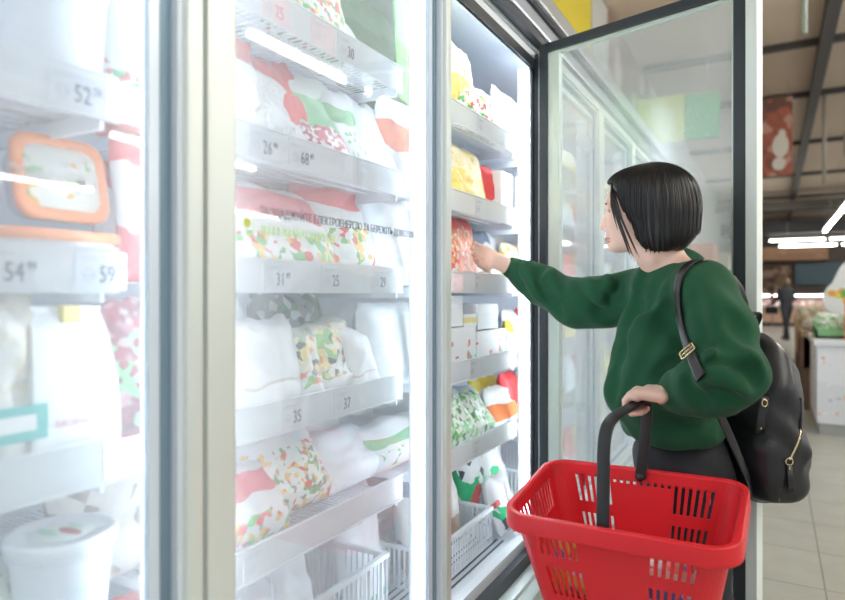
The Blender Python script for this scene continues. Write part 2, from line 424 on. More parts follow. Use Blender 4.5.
# shelves
SH = [.49, .235, 0, -.26, -.505]
WIRE = mat('white_wire', (.80, .85, .92), .35)
def price_tag(y, z, text, cents, parent, pink=False, w=.075, x=-.7935, logo=True):
    b = MB()
    b.box((x-.0012, y, z+.004), (x, y+w, z+.056), PAPER if not pink else mat('pink_card', (.9, .72, .74), .6))
    ink = INK if not pink else PINKINK
    if text:
        b.text(text, .034, ink, TX(x+.0008, y+w*.44, z+.014), sx=.72)
        if cents: b.text(cents, .017, ink, TX(x+.0008, y+w*.80, z+.027), sx=.7)
    b.box((x, y+.008, z+.047), (x+.0004, y+w*.6, z+.0485), mat('faint_ink', (.55, .6, .68), .6))
    b.box((x, y+.008, z+.043), (x+.0004, y+w*.45, z+.044), MATS['faint_ink'])
    c = V((x+.0006, y+w*.24, z+.024))
    if logo:
        vs = []; fs_ = []
        for k in range(20):
            q = 2*PI*k/20
            for r in (.0085, .0068): vs.append(c+V((0, r*math.cos(q), r*math.sin(q))))
        for k in range(20): a = 2*k; e = 2*((k+1) % 20); fs_.append((a, e, e+1, a+1))
        b.add(vs, fs_, MATS['faint_ink']); b.box(c+V((0, -.006, -.001)), c+V((.0003, .006, .001)), MATS['faint_ink'])
    return b.build('price_tag', parent, shift=fs)
TAGS = {(0, 1): [(48, '52', '79', 0), (106, '', '', 1)], (0, 2): [(-28, '54', '99', 0), (75, '59', '19', 0)],
        (0, 3): [(104, '', '', 1)],
        (1, 0): [(262, '25', '', 1), (312, '', '', 1), (338, '30', '', 0)], (1, 1): [(249, '26', '99', 0), (289, '68', '49', 0), (358, '', '', 0)],
        (1, 2): [(263, '31', '49', 0), (322, '25', '', 0), (372, '29', '', 0)], (1, 3): [(281, '35', '', 0), (334, '37', '', 0)],
        (1, 4): [(244, '', '', 0)],
        (2, 0): [(478, '', '', 0)], (2, 1): [(476, '', '', 0)], (2, 2): [(452, '', '', 1), (474, '', '', 0)], (2, 3): [(470, '', '', 0)], (2, 4): [(474, '', '', 0)]}
for i in range(NB-2):
    ya, yb = BAYS[i][0]+.08, BAYS[i][1]-.06
    if i == 2: yb = BAYS[i][1]-.045
    for j, zr in enumerate(SH):
        z = CAMH+zr
        sh = MB()
        for kx in range(16):      # wire deck, wires along the bay
            x = -.805-kx*.04
            sh.tube([(x, ya, z+.012), (x, yb, z+.012)], .002, WIRE, 4)
        ny = 42 if i < 3 else 14
        for ky in range(ny):
            y = ya+(yb-ya)*ky/(ny-1)
            sh.box((-.80, y-.0012, z+.013), (-1.45, y+.0012, z+.0155), WIRE)
        sh.tube([(-.803, ya, z+.008), (-.803, yb, z+.008)], .004, WIRE, 6)
        for y in (ya+.02, yb-.02): sh.box((-.80, y-.003, z-.012), (-1.50, y+.003, z+.012), WIRE)
        so = sh.build('shelf', fz, shift=fs)
        r = MB(); r.box((-.7995, ya, z), (-.795, yb, z+.062), RAIL, .001)
        r.box((-.795, ya, z), (-.7915, yb, z+.003), RAIL); r.box((-.795, ya, z+.059), (-.7915, yb, z+.062), RAIL)
        ro = r.build('price_rail', fz, shift=fs); ro.parent = so; ro.location = (0, 0, 0)
        for (u, t, c, pk) in TAGS.get((i, j), []):
            price_tag(Yat(u, -.7935), z, t, c, so, pk)
# ------------------------------------------------------------------ frozen goods
def nz3(p, s=1.0): return noise.noise(V(p)*s)
def pouch(w, h, t, seed, mt, lump=.5, nu=18, nv=22, crimp=.025):
    """pillow bag standing up: x width, y thickness (front at -y), z height from 0"""
    vs = []; fs_ = []; rnd = random.Random(seed); ox = rnd.random()*50
    for side in (-1, 1):
        for j in range(nv+1):
            b = j/nv; z = b*h
            for i in range(nu+1):
                a = i/nu*2-1
                vb = 1-abs(2*b-1)
                e = max(0, (1-abs(a)**2.6))**.55*min(1, (vb*3.2))**.6
                sag = 1.0+.25*(1-b)-.1
                pinch = 1-.10*(1-min(1, vb*4))-.04*abs(nz3((ox, b*3, 0)))
                n = nz3((a*2.2+ox, b*3*h/w+side, ox), 1)*.35*lump+nz3((a*6+ox, b*8+side*3, 1), 1)*.16*lump
                y = side*t/2*e*sag*(1+n)
                if vb < crimp*2: y = side*.0012+.004*math.sin(a*9+ox)
                vs.append((a*w/2*pinch+.004*nz3((b*6, ox, a)), y+.012*nz3((ox, a, b*1.5)), z+(.012*nz3((a*3, ox, b)))*b))
    n1 = (nu+1)*(nv+1)
    for s in (0, 1):
        for j in range(nv):
            for i in range(nu):
                a = s*n1+j*(nu+1)+i; q = [a, a+1, a+nu+2, a+nu+1]
                fs_.append(q if s == 0 else q[::-1])
    for j in range(nv):
        for i in (0, nu):
            a = j*(nu+1)+i; q = [a, a+nu+1, a+nu+1+n1, a+n1]; fs_.append(q if i == 0 else q[::-1])
    for j in (0, nv):
        for i in range(nu):
            a = j*(nu+1)+i; q = [a, a+1, a+1+n1, a+n1]; fs_.append(q[::-1] if j == 0 else q)
    zmin = min(v[2] for v in vs)
    return MB().add([(x, y, z-zmin) for x, y, z in vs], fs_, mt, True)
Wh = (.88, .90, .93)
PK = {
 'clearwhite': pack('film_white', [(0, Wh), (.5, (.80, .83, .87))]),
 'dumpling': mat('dumpling_film', (.84, .84, .86), .45, bump=(45, 1, .02), var=.1, vscale=30),
 'redwhite': pack('film_red_white', [(0, (.80, .10, .12)), (.35, Wh), (.72, (.85, .12, .13))]),
 'redtop': pack('film_red_top', [(0, (.80, .2, .2)), (.14, (.15, .5, .2)), (.22, Wh), (.70, (.85, .16, .12))], (((.1, .45, .15), (.9, .92, .9), (.8, .15, .1)), .10, .32, 102, .6)),
 'redprint': pack('film_red_print', [(0, Wh), (.6, (.82, .2, .2))], (((.75, .1, .12), (.85, .5, .2), (.9, .8, .8)), .2, .9, 76, .5)),
 'vegmix': pack('film_veg_mix', [(0, (.80, .86, .78)), (.78, (.82, .86, .84))], (((.75, .12, .08), (.12, .42, .12), (.85, .82, .75), (.9, .55, .12), (.2, .22, .18)), .0, .8, 93, .55)),
 'vegred': pack('film_veg_red_top', [(0, (.86, .88, .86)), (.62, (.80, .12, .15)), (.86, (.85, .87, .85))], (((.8, .12, .1), (.15, .5, .15), (.9, .6, .15), (.9, .9, .85)), .05, .48, 64, .6)),
 'darkgreen': pack('film_dark_green', [(0, (.10, .22, .11)), (.6, (.16, .30, .17))]),
 'lime': pack('film_lime', [(0, (.30, .65, .2)), (.45, (.45, .8, .4)), (.8, (.2, .6, .2))]),
 'greenstripe': pack('film_green_stripe', [(0, Wh), (.55, (.25, .55, .28)), (.70, Wh)], (((.2, .5, .2), (.8, .85, .8)), .1, .5, 102, .3)),
 'greenlabel': pack('film_green_label', [(0, Wh), (.18, (.08, .50, .28)), (.24, Wh), (.74, (.10, .52, .36)), (.86, Wh)]),
 'berry': pack('film_berry', [(0, (.5, .10, .16)), (.36, (.35, .8, .35)), (.66, (.45, .10, .14))], (((.55, .05, .1), (.8, .35, .4), (.25, .05, .1), (.75, .62, .62), (.5, .85, .5)), .0, 1, 75, .55)),
 'berrygreen': pack('film_berry_green', [(0, (.82, .84, .86)), (.42, (.30, .65, .35)), (.70, (.85, .9, .86))], (((.5, .05, .12), (.75, .2, .25), (.9, .88, .9)), .0, .45, 102, .8)),
 'redpepper': pack('film_red_pepper', [(0, Wh), (.45, (.85, .22, .12)), (.72, Wh)]),
 'bred': pack('film_bright_red', [(0, (.82, .07, .08)), (.25, (.85, .80, .84)), (.38, (.82, .07, .08))]),
 'redyellow': pack('carton_red_yellow', [(0, (.85, .65, .1)), (.2, (.82, .12, .10))]),
 'noodle': pack('film_noodle', [(0, (.90, .90, .92)), (.34, (.75, .6, .55)), (.37, (.9, .9, .92))]),
 'darkveg': pack('film_dark_veg', [(0, (.72, .76, .78)), (.5, (.30, .34, .33))], (((.06, .08, .10), (.15, .35, .15), (.75, .78, .78), (.2, .2, .22)), .2, 1, 47, .6)),
 'multi': pack('film_multi', [(0, Wh), (.45, (.86, .80, .68)), (.85, (.5, .55, .5))], (((.85, .3, .15), (.3, .6, .2), (.9, .75, .3), (.1, .12, .16)), .3, .85, 68, .55)),
 'beige': pack('film_beige', [(0, (.80, .78, .74)), (.7, (.72, .64, .54))], (((.86, .83, .78), (.76, .68, .56)), .45, 1, 42, .5)),
 'marble': pack('film_mushroom', [(0, (.80, .76, .72)), (.9, (.55, .48, .44))], (((.30, .24, .22), (.70, .64, .58), (.45, .38, .34), (.82, .80, .76)), 0, 1, 37, .5)),
 'greyfish': pack('film_grey_fish', [(0, (.70, .72, .78)), (.7, (.55, .56, .62))], (((.4, .4, .46), (.8, .8, .85)), 0, 1, 34, .4)),
 'greenpeas': pack('film_green_peas', [(0, (.78, .86, .76)), (.85, (.8, .85, .82))], (((.2, .55, .2), (.35, .65, .3), (.85, .9, .85), (.15, .3, .15)), 0, .9, 76, .55)),
 'yellow': pack('film_yellow', [(0, (.85, .68, .18)), (.55, (.88, .80, .55))], (((.9, .75, .3), (.9, .6, .1)), 0, 1, 68, .3)),
 'corn': pack('film_corn', [(0, (.85, .86, .88)), (.6, (.80, .65, .08)), (.9, Wh)]),
 'carrot': pack('film_carrot', [(0, Wh), (.25, (.85, .25, .08)), (.55, (.85, .87, .85))]),
 'orange': pack('film_orange', [(0, (.85, .80, .7)), (.15, (.85, .28, .12)), (.8, (.8, .12, .12))], (((.9, .45, .25), (.85, .8, .75), (.8, .15, .1)), .1, .8, 68, .5)),
 'brown': pack('film_brown', [(0, (.45, .34, .26)), (.3, (.82, .80, .78)), (.68, (.2, .24, .33)), (.9, (.75, .75, .78))]),
 'greenwhite': pack('film_green_white', [(0, Wh), (.30, (.05, .55, .25)), (.42, Wh)], (((.05, .5, .22), (.8, .2, .2), (.08, .1, .12), Wh), .1, .6, 30, .4)),
 'carton': pack('carton_white', [(0, (.84, .87, .92)), (.6, (.90, .92, .95))], rough=.5),
 'cartonyellow': pack('carton_yellow', [(0, Wh), (.3, (.86, .74, .25)), (.7, (.75, .78, .8))], rough=.5),
 'cartonred': pack('carton_redline', [(0, (.85, .87, .9)), (.1, (.8, .25, .3)), (.15, Wh)], (((.3, .6, .4), (.8, .3, .3), Wh), .3, .7, 51, .25), rough=.5),
 'shrimp': pack('film_pink', [(0, (.85, .62, .66)), (.5, (.86, .80, .86)), (.8, (.8, .5, .55))]),
}
DOORN = {0: 'left closed door', 1: 'middle closed door', 2: 'open door bay', 3: 'first door past the open one', 4: 'second door past the open one', 5: 'third door past the open one'}
SHN = {0: 'top shelf', 1: 'second shelf', 2: 'middle shelf', 3: 'fourth shelf', 4: 'lowest shelf', 5: 'freezer floor'}
def place(o, bay, X, u0, u1, zs, lean=0, yaw=0, roll=0):
    pass
ORD = ['first', 'second', 'third', 'fourth', 'fifth', 'sixth', 'seventh', 'eighth', 'ninth', 'tenth', 'eleventh', 'twelfth']
cnt = {}
def label_for(look, bay, sh):
    k = (bay, sh); n = cnt.get(k, 0); cnt[k] = n+1
    where = {0: 'behind left closed door', 1: 'behind middle closed door', 2: 'in the open bay', 3: 'just past open door', 4: 'two bays past open door', 5: 'three bays past open door'}[bay]
    return '%s, %s on %s %s' % (look, ORD[n], SHN[sh], where)
def zshelf(sh): return CAMH+(SH[sh]+.0165 if sh < 5 else -.8625)
def bag(bay, sh, u0, u1, vt, pk, look, t=.07, lean=8, lump=.5, yaw=0, X=-.86, roll=0, crimp=.025, name='frozen_bag', cat='frozen food bag'):
    ya, yb = Yat(u0, X), Yat(u1, X); ym = (ya+yb)/2; w = abs(yb-ya)*1.03
    zs = zshelf(sh); h = (HOR-vt)/F*depth(X, ym)+CAMH-zs
    return bagw(bay, sh, ym, w, h, pk, look, t, lean, lump, yaw, X, roll, crimp, name, cat)
def bagw(bay, sh, ym, w, h, pk, look, t=.07, lean=8, lump=.5, yaw=0, X=-.86, roll=0, crimp=.025, name='frozen_bag', cat='frozen food bag'):
    zs = zshelf(sh); sd = random.randint(0, 9999)
    o = pouch(w, h, t, sd, PK[pk], lump, crimp=crimp).build(name)
    L = math.radians(lean)
    M = Matrix.Rotation(PI/2+math.radians(yaw), 4, 'Z') @ Matrix.Rotation(-L, 4, 'X') @ Matrix.Rotation(math.radians(roll), 4, 'Y')
    o.data.transform(M)
    zm = min(v.co.z for v in o.data.vertices)
    o.location = (X, ym, zs-zm+.001)
    tag(o, label_for(look, bay, sh), cat, 'frozen bags on the freezer shelves')
    return o
def carton(bay, sh, u0, u1, vt, pk, look, dep=.12, X=-.83, vb=None, yaw=0):
    ya, yb = Yat(u0, X), Yat(u1, X); ym = (ya+yb)/2; w = abs(yb-ya)
    zs = zshelf(sh) if vb is None else CAMH+(HOR-vb)/F*depth(X, ym)
    h = (HOR-vt)/F*depth(X, ym)+CAMH-zs
    o = MB().box((-w/2, 0, 0), (w/2, dep, h), PK[pk], .003).build('frozen_food_box', None, (X, ym, zs+.001), (0, 0, PI/2+math.radians(yaw)))
    tag(o, label_for(look, bay, sh), 'box', 'cartons on the freezer shelves'); return o
def tub(bay, sh, uc, vt, r, look, X=-.90, h=None, printed=False):
    ym = Yat(uc, X); zs = zshelf(sh)
    h = h or (HOR-vt)/F*depth(X, ym)+CAMH-zs
    o = empty('plastic_tub', (X, ym, zs+.001))
    body = mat('tub_plastic', (.80, .84, .90), .35)
    b = MB(); b.lathe([(r*.78, 0), (r*.80, .004), (r*.94, h*.80), (r*.95, h*.82), (r*1.0, h*.83), (r*1.0, h*.86), (r*.96, h*.87)], body, 40)
    b.build('tub', o)
    b = MB(); b.lathe([(r*.90, h*.87), (r*1.04, h*.875), (r*1.05, h*.97), (r*1.02, h*.995), (r*.93, h), (r*.91, h*.975), (r*.3, h*.97)], mat('lid_plastic', (.86, .90, .94), .3), 40)
    lid = b.build('lid', o)
    if printed:
        b = MB()
        for (cx, cy, rx, ry, mt) in ((0, .0, .6, .6, mat('lid_print', (.80, .88, .82), .4)), (.12, .1, .34, .14, mat('lid_berries', (.45, .06, .08), .4)), (-.18, -.2, .3, .12, mat('lid_green', (.45, .75, .55), .4)), (-.05, .32, .25, .08, MATS['lid_green'])):
            n = 24; zz = h*.9755+.0004*(1+len(b.f))
            b.add([(r*(cx+rx*math.cos(2*PI*k/n)), r*(cy+ry*math.sin(2*PI*k/n)), zz) for k in range(n)], [list(range(n))], mt)
        pr = b.build('lid_print', o)
        b = MB(); Mx = frame((0, 0, 0), (0, 1, 0), (0, 0, 1))
        for a0 in range(-3, 4):
            q = a0*.12; rr = r*.90
            b.box((-.006, -.001, h*.30), (.006, .0, h*.62), mat('tub_label', (.72, .80, .88), .5), 0, Matrix.Translation((rr*math.cos(q), rr*math.sin(q), 0)) @ Matrix.Rotation(q+PI/2, 4, 'Z'))
        b.build('paper_label', o)
    tag(o, label_for(look, bay, sh), 'plastic tub'); return o

# ---- bay behind the left door
tub(0, 1, 45, -40, .085, 'white plastic tub with pale lid', X=-.90)
bag(0, 1, 92, 128, -60, 'redwhite', 'red and white bag', .06, 6, .6, X=-.95)
bag(0, 1, 112, 176, -70, 'redtop', 'white, red-topped bag', .06, 6, .4, X=-.88)
bagw(0, 1, .08, .16, .22, 'shrimp', 'pale pink bag', .08)
# stacked salad boxes with orange lids
def lunchbox(loc, rx, rz, w=.15, d=.12, h=.06, look='', sh=2, standing=False):
    """shallow rounded food box, lid on +z"""
    o = empty('salad_box', loc, (rx, 0, rz))
    def rr(w, d, z, rad=.028, n=8):
        pts = []
        for cx, cy, a0 in ((w/2-rad, d/2-rad, 0), (-w/2+rad, d/2-rad, PI/2), (-w/2+rad, -d/2+rad, PI), (w/2-rad, -d/2+rad, 1.5*PI)):
            for k in range(n+1):
                q = a0+PI/2*k/n; pts.append((cx+rad*math.cos(q), cy+rad*math.sin(q), z))
        return pts
    def loft(rings, mt, cap=True):
        b = MB(); n = len(rings[0]); vs = sum(rings, []); f = []
        for i in range(len(rings)-1):
            for k in range(n): f.append((i*n+k, i*n+(k+1) % n, (i+1)*n+(k+1) % n, (i+1)*n+k))
        if cap: f.append(list(range(n))[::-1]); f.append([(len(rings)-1)*n+k for k in range(n)])
        return b.add(vs, f, mt, True)
    orange = mat('orange_lid', (.90, .30, .10), .35)
    food = pack('salad_print', [(0, (.80, .82, .74))], (((.85, .5, .1), (.30, .6, .25), (.86, .84, .78), (.9, .88, .8), (.85, .86, .8)), 0, 1, 60, .7))
    loft([rr(w*.86, d*.84, 0), rr(w*.95, d*.95, h*.86), rr(w*.95, d*.95, h*.9)], mat('clear_tub_body', (.74, .72, .74), .25, var=.1)).build('tub', o)
    l = loft([rr(w, d, h*.86), rr(w*1.02, d*1.02, h*.9), rr(w*1.02, d*1.02, h*1.05), rr(w*.97, d*.97, h*1.10), rr(w*.84, d*.80, h*1.10), rr(w*.82, d*.78, h*1.04)], orange).build('lid', o)
    loft([rr(w*.80, d*.76, h*1.04, .02), rr(w*.79, d*.75, h*1.065, .02)], food).build('printed_film', l)
    tag(o, look, 'food box'); return o
Xb = -.875
z0 = zshelf(2)
yb = (Yat(-5, Xb)+Yat(105, Xb))/2
lunchbox((Xb-.03, yb, z0+.001), 0, PI/2, .17, .14, .062, 'orange-lidded salad box lying flat, under the upright one')
lunchbox((Xb-.05, yb-.165, z0+.001), 0, PI/2, .15, .13, .062, 'orange-lidded salad box lying at the left photo edge, on the middle shelf')
lunchbox((Xb-.075, yb+.03, z0+.14), math.radians(78), PI/2, .135, .125, .045, 'orange-lidded salad box standing on edge showing its picture lid')
lunchbox((Xb-.085, yb-.12, z0+.14), math.radians(80), PI/2, .13, .12, .045, 'salad box standing on edge at the left photo edge')
cnt[(0, 2)] = 0
bag(0, 2, 100, 138, 160, 'redwhite', 'white bag with red foot', .05, 5, X=-.93)
bag(0, 2, 118, 182, 130, 'redwhite', 'large red and white bag', .05, 5, .4, X=-.90)
# white block-bottom bag, beige bag, berries
bag(0, 3, -45, 40, 292, 'beige', 'beige bag with teal label', .07, 4, .6, X=-.87)
zsb = zshelf(3); yA, yB = Yat(33, -.83), Yat(120, -.83); wb_ = (yB-yA)
fb = empty('flour_bag', (-.832, (yA+yB)/2, zsb+.001))
H = (HOR-307)/F*depth(-.83, (yA+yB)/2)+CAMH-zsb
WP = mat('white_paper_bag', (.90, .91, .93), .5, bump=(14, .25, .01))
def secs(fr):
    z, w, d0, d1 = fr; return [(-w/2, d0, z), (w/2, d0, z), (w/2, d1, z), (-w/2, d1, z)]
rings = [secs(q) for q in ((0, wb_, 0, .075), (H*.2, wb_*1.02, -.004, .078), (H*.55, wb_*.97, 0, .07), (H*.86, wb_*.86, .016, .052), (H*.965, wb_*.82, .028, .040), (H, wb_*.82, .026, .042))]
vs = sum(rings, []); fsx = [(i*4+k, i*4+(k+1) % 4, i*4+4+(k+1) % 4, i*4+4+k) for i in range(5) for k in range(4)]+[(3, 2, 1, 0), (20, 21, 22, 23)]
R90 = Matrix.Rotation(PI/2, 4, 'Z')
MB().add(vs, fsx, WP, False, R90).build('paper_bag', fb)
b = MB()
b.box((-.012, .014, H*.90), (.012, .05, H*1.004), mat('yellow_sticker', (.90, .70, .2), .5), 0, R90)
b.build('sticker', fb)
b = MB(); b.text('МОРЯКО', .016, mat('pale_red_print', (.85, .45, .5), .6), R90 @ frame((0, -.0055, H*.28), (1, 0, 0), (0, 0, 1)), 'CENTER')
for q in (.2, .16): b.box((-.035, -.0055, H*q), (.03, -.004, H*q+.0015), mat('pale_grey_print', (.7, .74, .8), .6), 0, R90)
b.build('printed_text', fb)
b = MB()
for q in (.28, .42, .56, .68): b.box((-wb_/2-.003, .012, H*q), (-wb_/2-.0005, .06, H*q+.004), mat('pale_blue_print', (.4, .6, .78), .6), 0, R90)
b.build('side_print', fb)
tag(fb, 'tall white paper bag with yellow sticker and pink lettering behind left door', 'bag')
bag(0, 3, 100, 165, 300, 'berry', 'clear bag of red berries with green label', .07, 5, .8, X=-.875)
# teal labels on the beige bag
bb = [o for o in COL.objects if o.get('label', '').startswith('beige bag')][0]
b = MB(); b.box((.044, -.10, .055), (.046, .035, .10), mat('teal_print', (.12, .52, .50), .5)); b.box((.0455, -.09, .068), (.0465, .02, .088), WP)
b.box((.030, -.10, .155), (.034, -.02, .20), MATS['teal_print'])
o = b.build('teal_label', bb); o['label'] = 'teal printed label'
tub(0, 4, 62, 508, .068, 'white round bucket with printed lid', X=-.875, h=.155, printed=True)
bag(0, 4, 60, 178, 440, 'marble', 'clear bag of pale sliced mushrooms', .10, 14, .9, X=-.98)
bag(0, 4, -50, 60, 545, 'darkveg', 'brown and green bag', .06, 30, X=-.98)
bag(0, 4, -70, 35, 575, 'greenpeas', 'green printed bag', .07, 35, X=-.89)

# ---- bay behind the middle door
G = lambda *a, **k: bag(1, *a, **k)
G(0, 200, 262, -38, 'redprint', 'red printed bag'); G(0, 258, 304, -40, 'vegmix', 'mixed vegetable bag'); G(0, 298, 346, -30, 'vegmix', 'clear bag of diced vegetables', lump=.8)
G(0, 318, 372, -10, 'clearwhite', 'plain white bag slumped sideways', .06, 30, .5, X=-.90, roll=12)
G(0, 345, 425, -28, 'darkgreen', 'big dark green bag', .1, 20, .5, X=-.98); G(0, 398, 432, -8, 'lime', 'bright lime green bag', .05, 4)
carton(1, 1, 222, 251, 38, 'redyellow', 'red and yellow carton', X=-.92)
G(1, 222, 294, 62, 'dumpling', 'clear bag of white dumplings', .1, 14, 1.3, X=-.875)
G(1, 284, 322, 58, 'bred', 'bright red bag', .05, 16, .5, X=-.87, roll=-8); G(1, 300, 358, 72, 'berrygreen', 'white bag with green top and berries', .06, 20, .6, roll=-7)
G(1, 336, 378, 88, 'greenstripe', 'white bag with green stripe', .06, 18, .5, roll=-8); G(1, 356, 402, 98, 'clearwhite', 'plain white bag', .06, 16, .6); G(1, 384, 430, 104, 'redpepper', 'white bag with red peppers', .06, 8)
G(2, 200, 338, 176, 'vegred', 'long mixed vegetable bag with red top', .10, 24, .6, X=-.885); G(2, 322, 408, 180, 'vegred', 'vegetable bag with large red corner', .09, 20, .6, X=-.885, roll=-6)
G(2, 372, 430, 192, 'clearwhite', 'plain white bag', .08, 16); G(2, 236, 300, 166, 'redprint', 'red printed bag', .06, 4, X=-1.02)
G(3, 205, 252, 296, 'berrygreen', 'green and pink bag', .06, 10, X=-.93); G(3, 232, 300, 318, 'noodle', 'white rounded noodle bag', .09, 10, .5, X=-.87)
G(3, 262, 330, 290, 'darkveg', 'clear bag with dark greens', .08, 10, 1, X=-1.0); G(3, 296, 322, 330, 'multi', 'narrow speckled bag', .05, 10, X=-.86)
G(3, 308, 362, 325, 'multi', 'coloured-top white bag', .08, 16, 1, X=-.88, roll=-10); G(3, 345, 378, 328, 'noodle', 'white bag with pale print', .07, 10)
G(3, 364, 428, 302, 'clearwhite', 'big plain white bag', .10, 8, .6)
G(4, 200, 250, 432, 'greyfish', 'grey fish bag', .08, 30, 1, X=-.97); G(4, 215, 292, 462, 'vegred', 'white bag with red ribbon print', .08, 40, .8, X=-.86)
G(4, 262, 332, 432, 'vegmix', 'clear bag of mixed peas and carrots', .10, 35, 1, X=-.90); G(4, 300, 352, 412, 'carrot', 'bag with orange brown corner', .07, 25, .8, X=-1.0)
G(4, 326, 380, 428, 'clearwhite', 'white bag lying back', .10, 38, .8, X=-.90); G(4, 368, 430, 420, 'greenstripe', 'white bag with thin green line', .10, 30, .6, X=-.90)
# ---- bay of the open door
G = lambda *a, **k: bag(2, *a, **k)
G(0, 440, 473, 44, 'yellow', 'tall yellow bag', .06, 4); G(0, 452, 482, 84, 'vegmix', 'mixed vegetable bag', .06, 12, .8, X=-.84)
G(0, 478, 497, 92, 'vegmix', 'clear bag of small vegetables', .06, 8, 1); G(0, 493, 508, 90, 'dumpling', 'knotted white bag', .06, 5, 1, roll=4); G(0, 505, 528, 98, 'clearwhite', 'white bag', .07, 8)
G(1, 435, 487, 140, 'yellow', 'yellow and white bag', .08, 14, .6, X=-.85); G(1, 484, 502, 168, 'bred', 'small red bag', .05, 6); carton(2, 1, 501, 509, 172, 'carton', 'narrow white carton', X=-.82); carton(2, 1, 510, 518, 176, 'carton', 'white carton', X=-.82); carton(2, 1, 519, 526, 182, 'carton', 'white carton', X=-.82)
G(2, 440, 477, 216, 'orange', 'orange and red bag', .06, 8, .7, X=-.88); G(2, 474, 494, 226, 'brown', 'beige and brown bag', .06, 10, X=-.93); G(2, 488, 512, 228, 'clearwhite', 'white bag under the reaching hand', .07, 14, .6, X=-.92)
carton(2, 3, 440, 476, 328, 'cartonred', 'wide white carton', X=-.83); carton(2, 3, 477, 506, 330, 'cartonred', 'white carton', X=-.83)
c = carton(2, 3, 446, 463, 296, 'carton', 'small white carton stacked on a wide one', X=-.835, vb=327.0); c2 = carton(2, 3, 464, 477, 314, 'cartonyellow', 'yellow carton stacked on a wide one', X=-.835, vb=327.0)
c3 = carton(2, 3, 478, 498, 304, 'carton', 'large white carton stacked on another', X=-.835, vb=329)
G(3, 508, 524, 318, 'corn', 'tall white and yellow bag', .05, 8)
G(4, 440, 476, 388, 'greenpeas', 'green pea bag', .08, 28, .9); G(4, 466, 494, 384, 'greenpeas', 'pale green vegetable bag', .08, 30, .9); G(4, 486, 508, 372, 'corn', 'yellow topped corn bag', .06, 26, .6, X=-.95); G(4, 496, 520, 384, 'carrot', 'bag of orange carrots', .07, 24, .8)
# deck: wire baskets with bags
def wire_basket(x, y, zs, w, d, h, label, rz=0):
    """w along the aisle (y), d into the freezer"""
    o = empty('wire_basket', (x, y, zs), (0, 0, rz)); b = MB()
    r = .0022
    for z in (h,):
        b.box((-d/2-.006, -w/2-.006, z-.006), (-d/2+.006, w/2+.006, z+.006), WIRE, .002); b.box((d/2-.006, -w/2-.006, z-.006), (d/2+.006, w/2+.006, z+.006), WIRE, .002)
        b.box((-d/2, -w/2-.006, z-.006), (d/2, -w/2+.006, z+.006), WIRE, .002); b.box((-d/2, w/2-.006, z-.006), (d/2, w/2+.006, z+.006), WIRE, .002)
    b.build('rim', o); b = MB()
    for z in (r, h*.25): 
        b.tube([(-d/2, -w/2, z), (d/2, -w/2, z), (d/2, w/2, z), (-d/2, w/2, z), (-d/2, -w/2, z)], r, WIRE, 5)
    n = int(w/.017)
    for k in range(n+1):
        yy = -w/2+w*k/n
        b.box((d/2-.0015, yy-.003, 0), (d/2+.0015, yy+.003, h), WIRE); b.box((-d/2-.0015, yy-.003, 0), (-d/2+.0015, yy+.003, h), WIRE)
    n = int(d/.017)
    for k in range(n+1):
        xx = -d/2+d*k/n
        b.box((xx-.003, -w/2-.0015, 0), (xx+.003, -w/2+.0015, h), WIRE); b.box((xx-.003, w/2-.0015, 0), (xx+.003, w/2+.0015, h), WIRE)
        b.box((xx-.002, -w/2, 0), (xx+.002, w/2, .003), WIRE)
    b.build('wire_mesh', o)
    tag(o, label, 'wire basket', 'white wire baskets on the freezer floor'); return o
zd = zshelf(5)
wire_basket(-1.0, 1.10, zd, .42, .34, .22, 'white wire basket on the freezer floor behind the middle closed door')
wire_basket(-.99, 1.80, zd, .44, .28, .12, 'white wire basket on the freezer floor inside the open door')
wire_basket(-1.02, 2.66, zd, .46, .28, .14, 'white wire basket on the freezer floor just past the open door')
G = lambda *a, **k: bagw(1, 5, *a, **k)
G(.76, .2, .34, 'bred', 'red and white bag', .12, 10, X=-.93); G(1.0, .2, .26, 'greyfish', 'clear grey bag in the wire basket', .10, 14, 1, X=-.98); G(1.16, .17, .25, 'clearwhite', 'white bag in the wire basket', .10, 14, 1, X=-1.0)
G(1.385, .17, .36, 'greenlabel', 'white bag with green labels', .10, 12, .4, X=-.93); G(1.29, .1, .33, 'greyfish', 'grey bag with curved edge', .08, 10, .5, X=-1.10, yaw=10)
G = lambda *a, **k: bagw(2, 5, *a, **k)
G(1.70, .15, .34, 'brown', 'brown and white pouch', .09, 8, .5, X=-.96); G(1.90, .17, .36, 'brown', 'second brown and white pouch', .09, 8, .6, X=-.97)
G(2.16, .22, .43, 'greenwhite', 'big white bag with green logo', .12, 10, .8, X=-.99)
G(2.33, .15, .30, 'greenwhite', 'white bag with green print', .09, 14, .8, X=-.94)
G(2.15, .17, .20, 'greenwhite', 'short green-printed bag', .08, 16, .8, X=-.845)
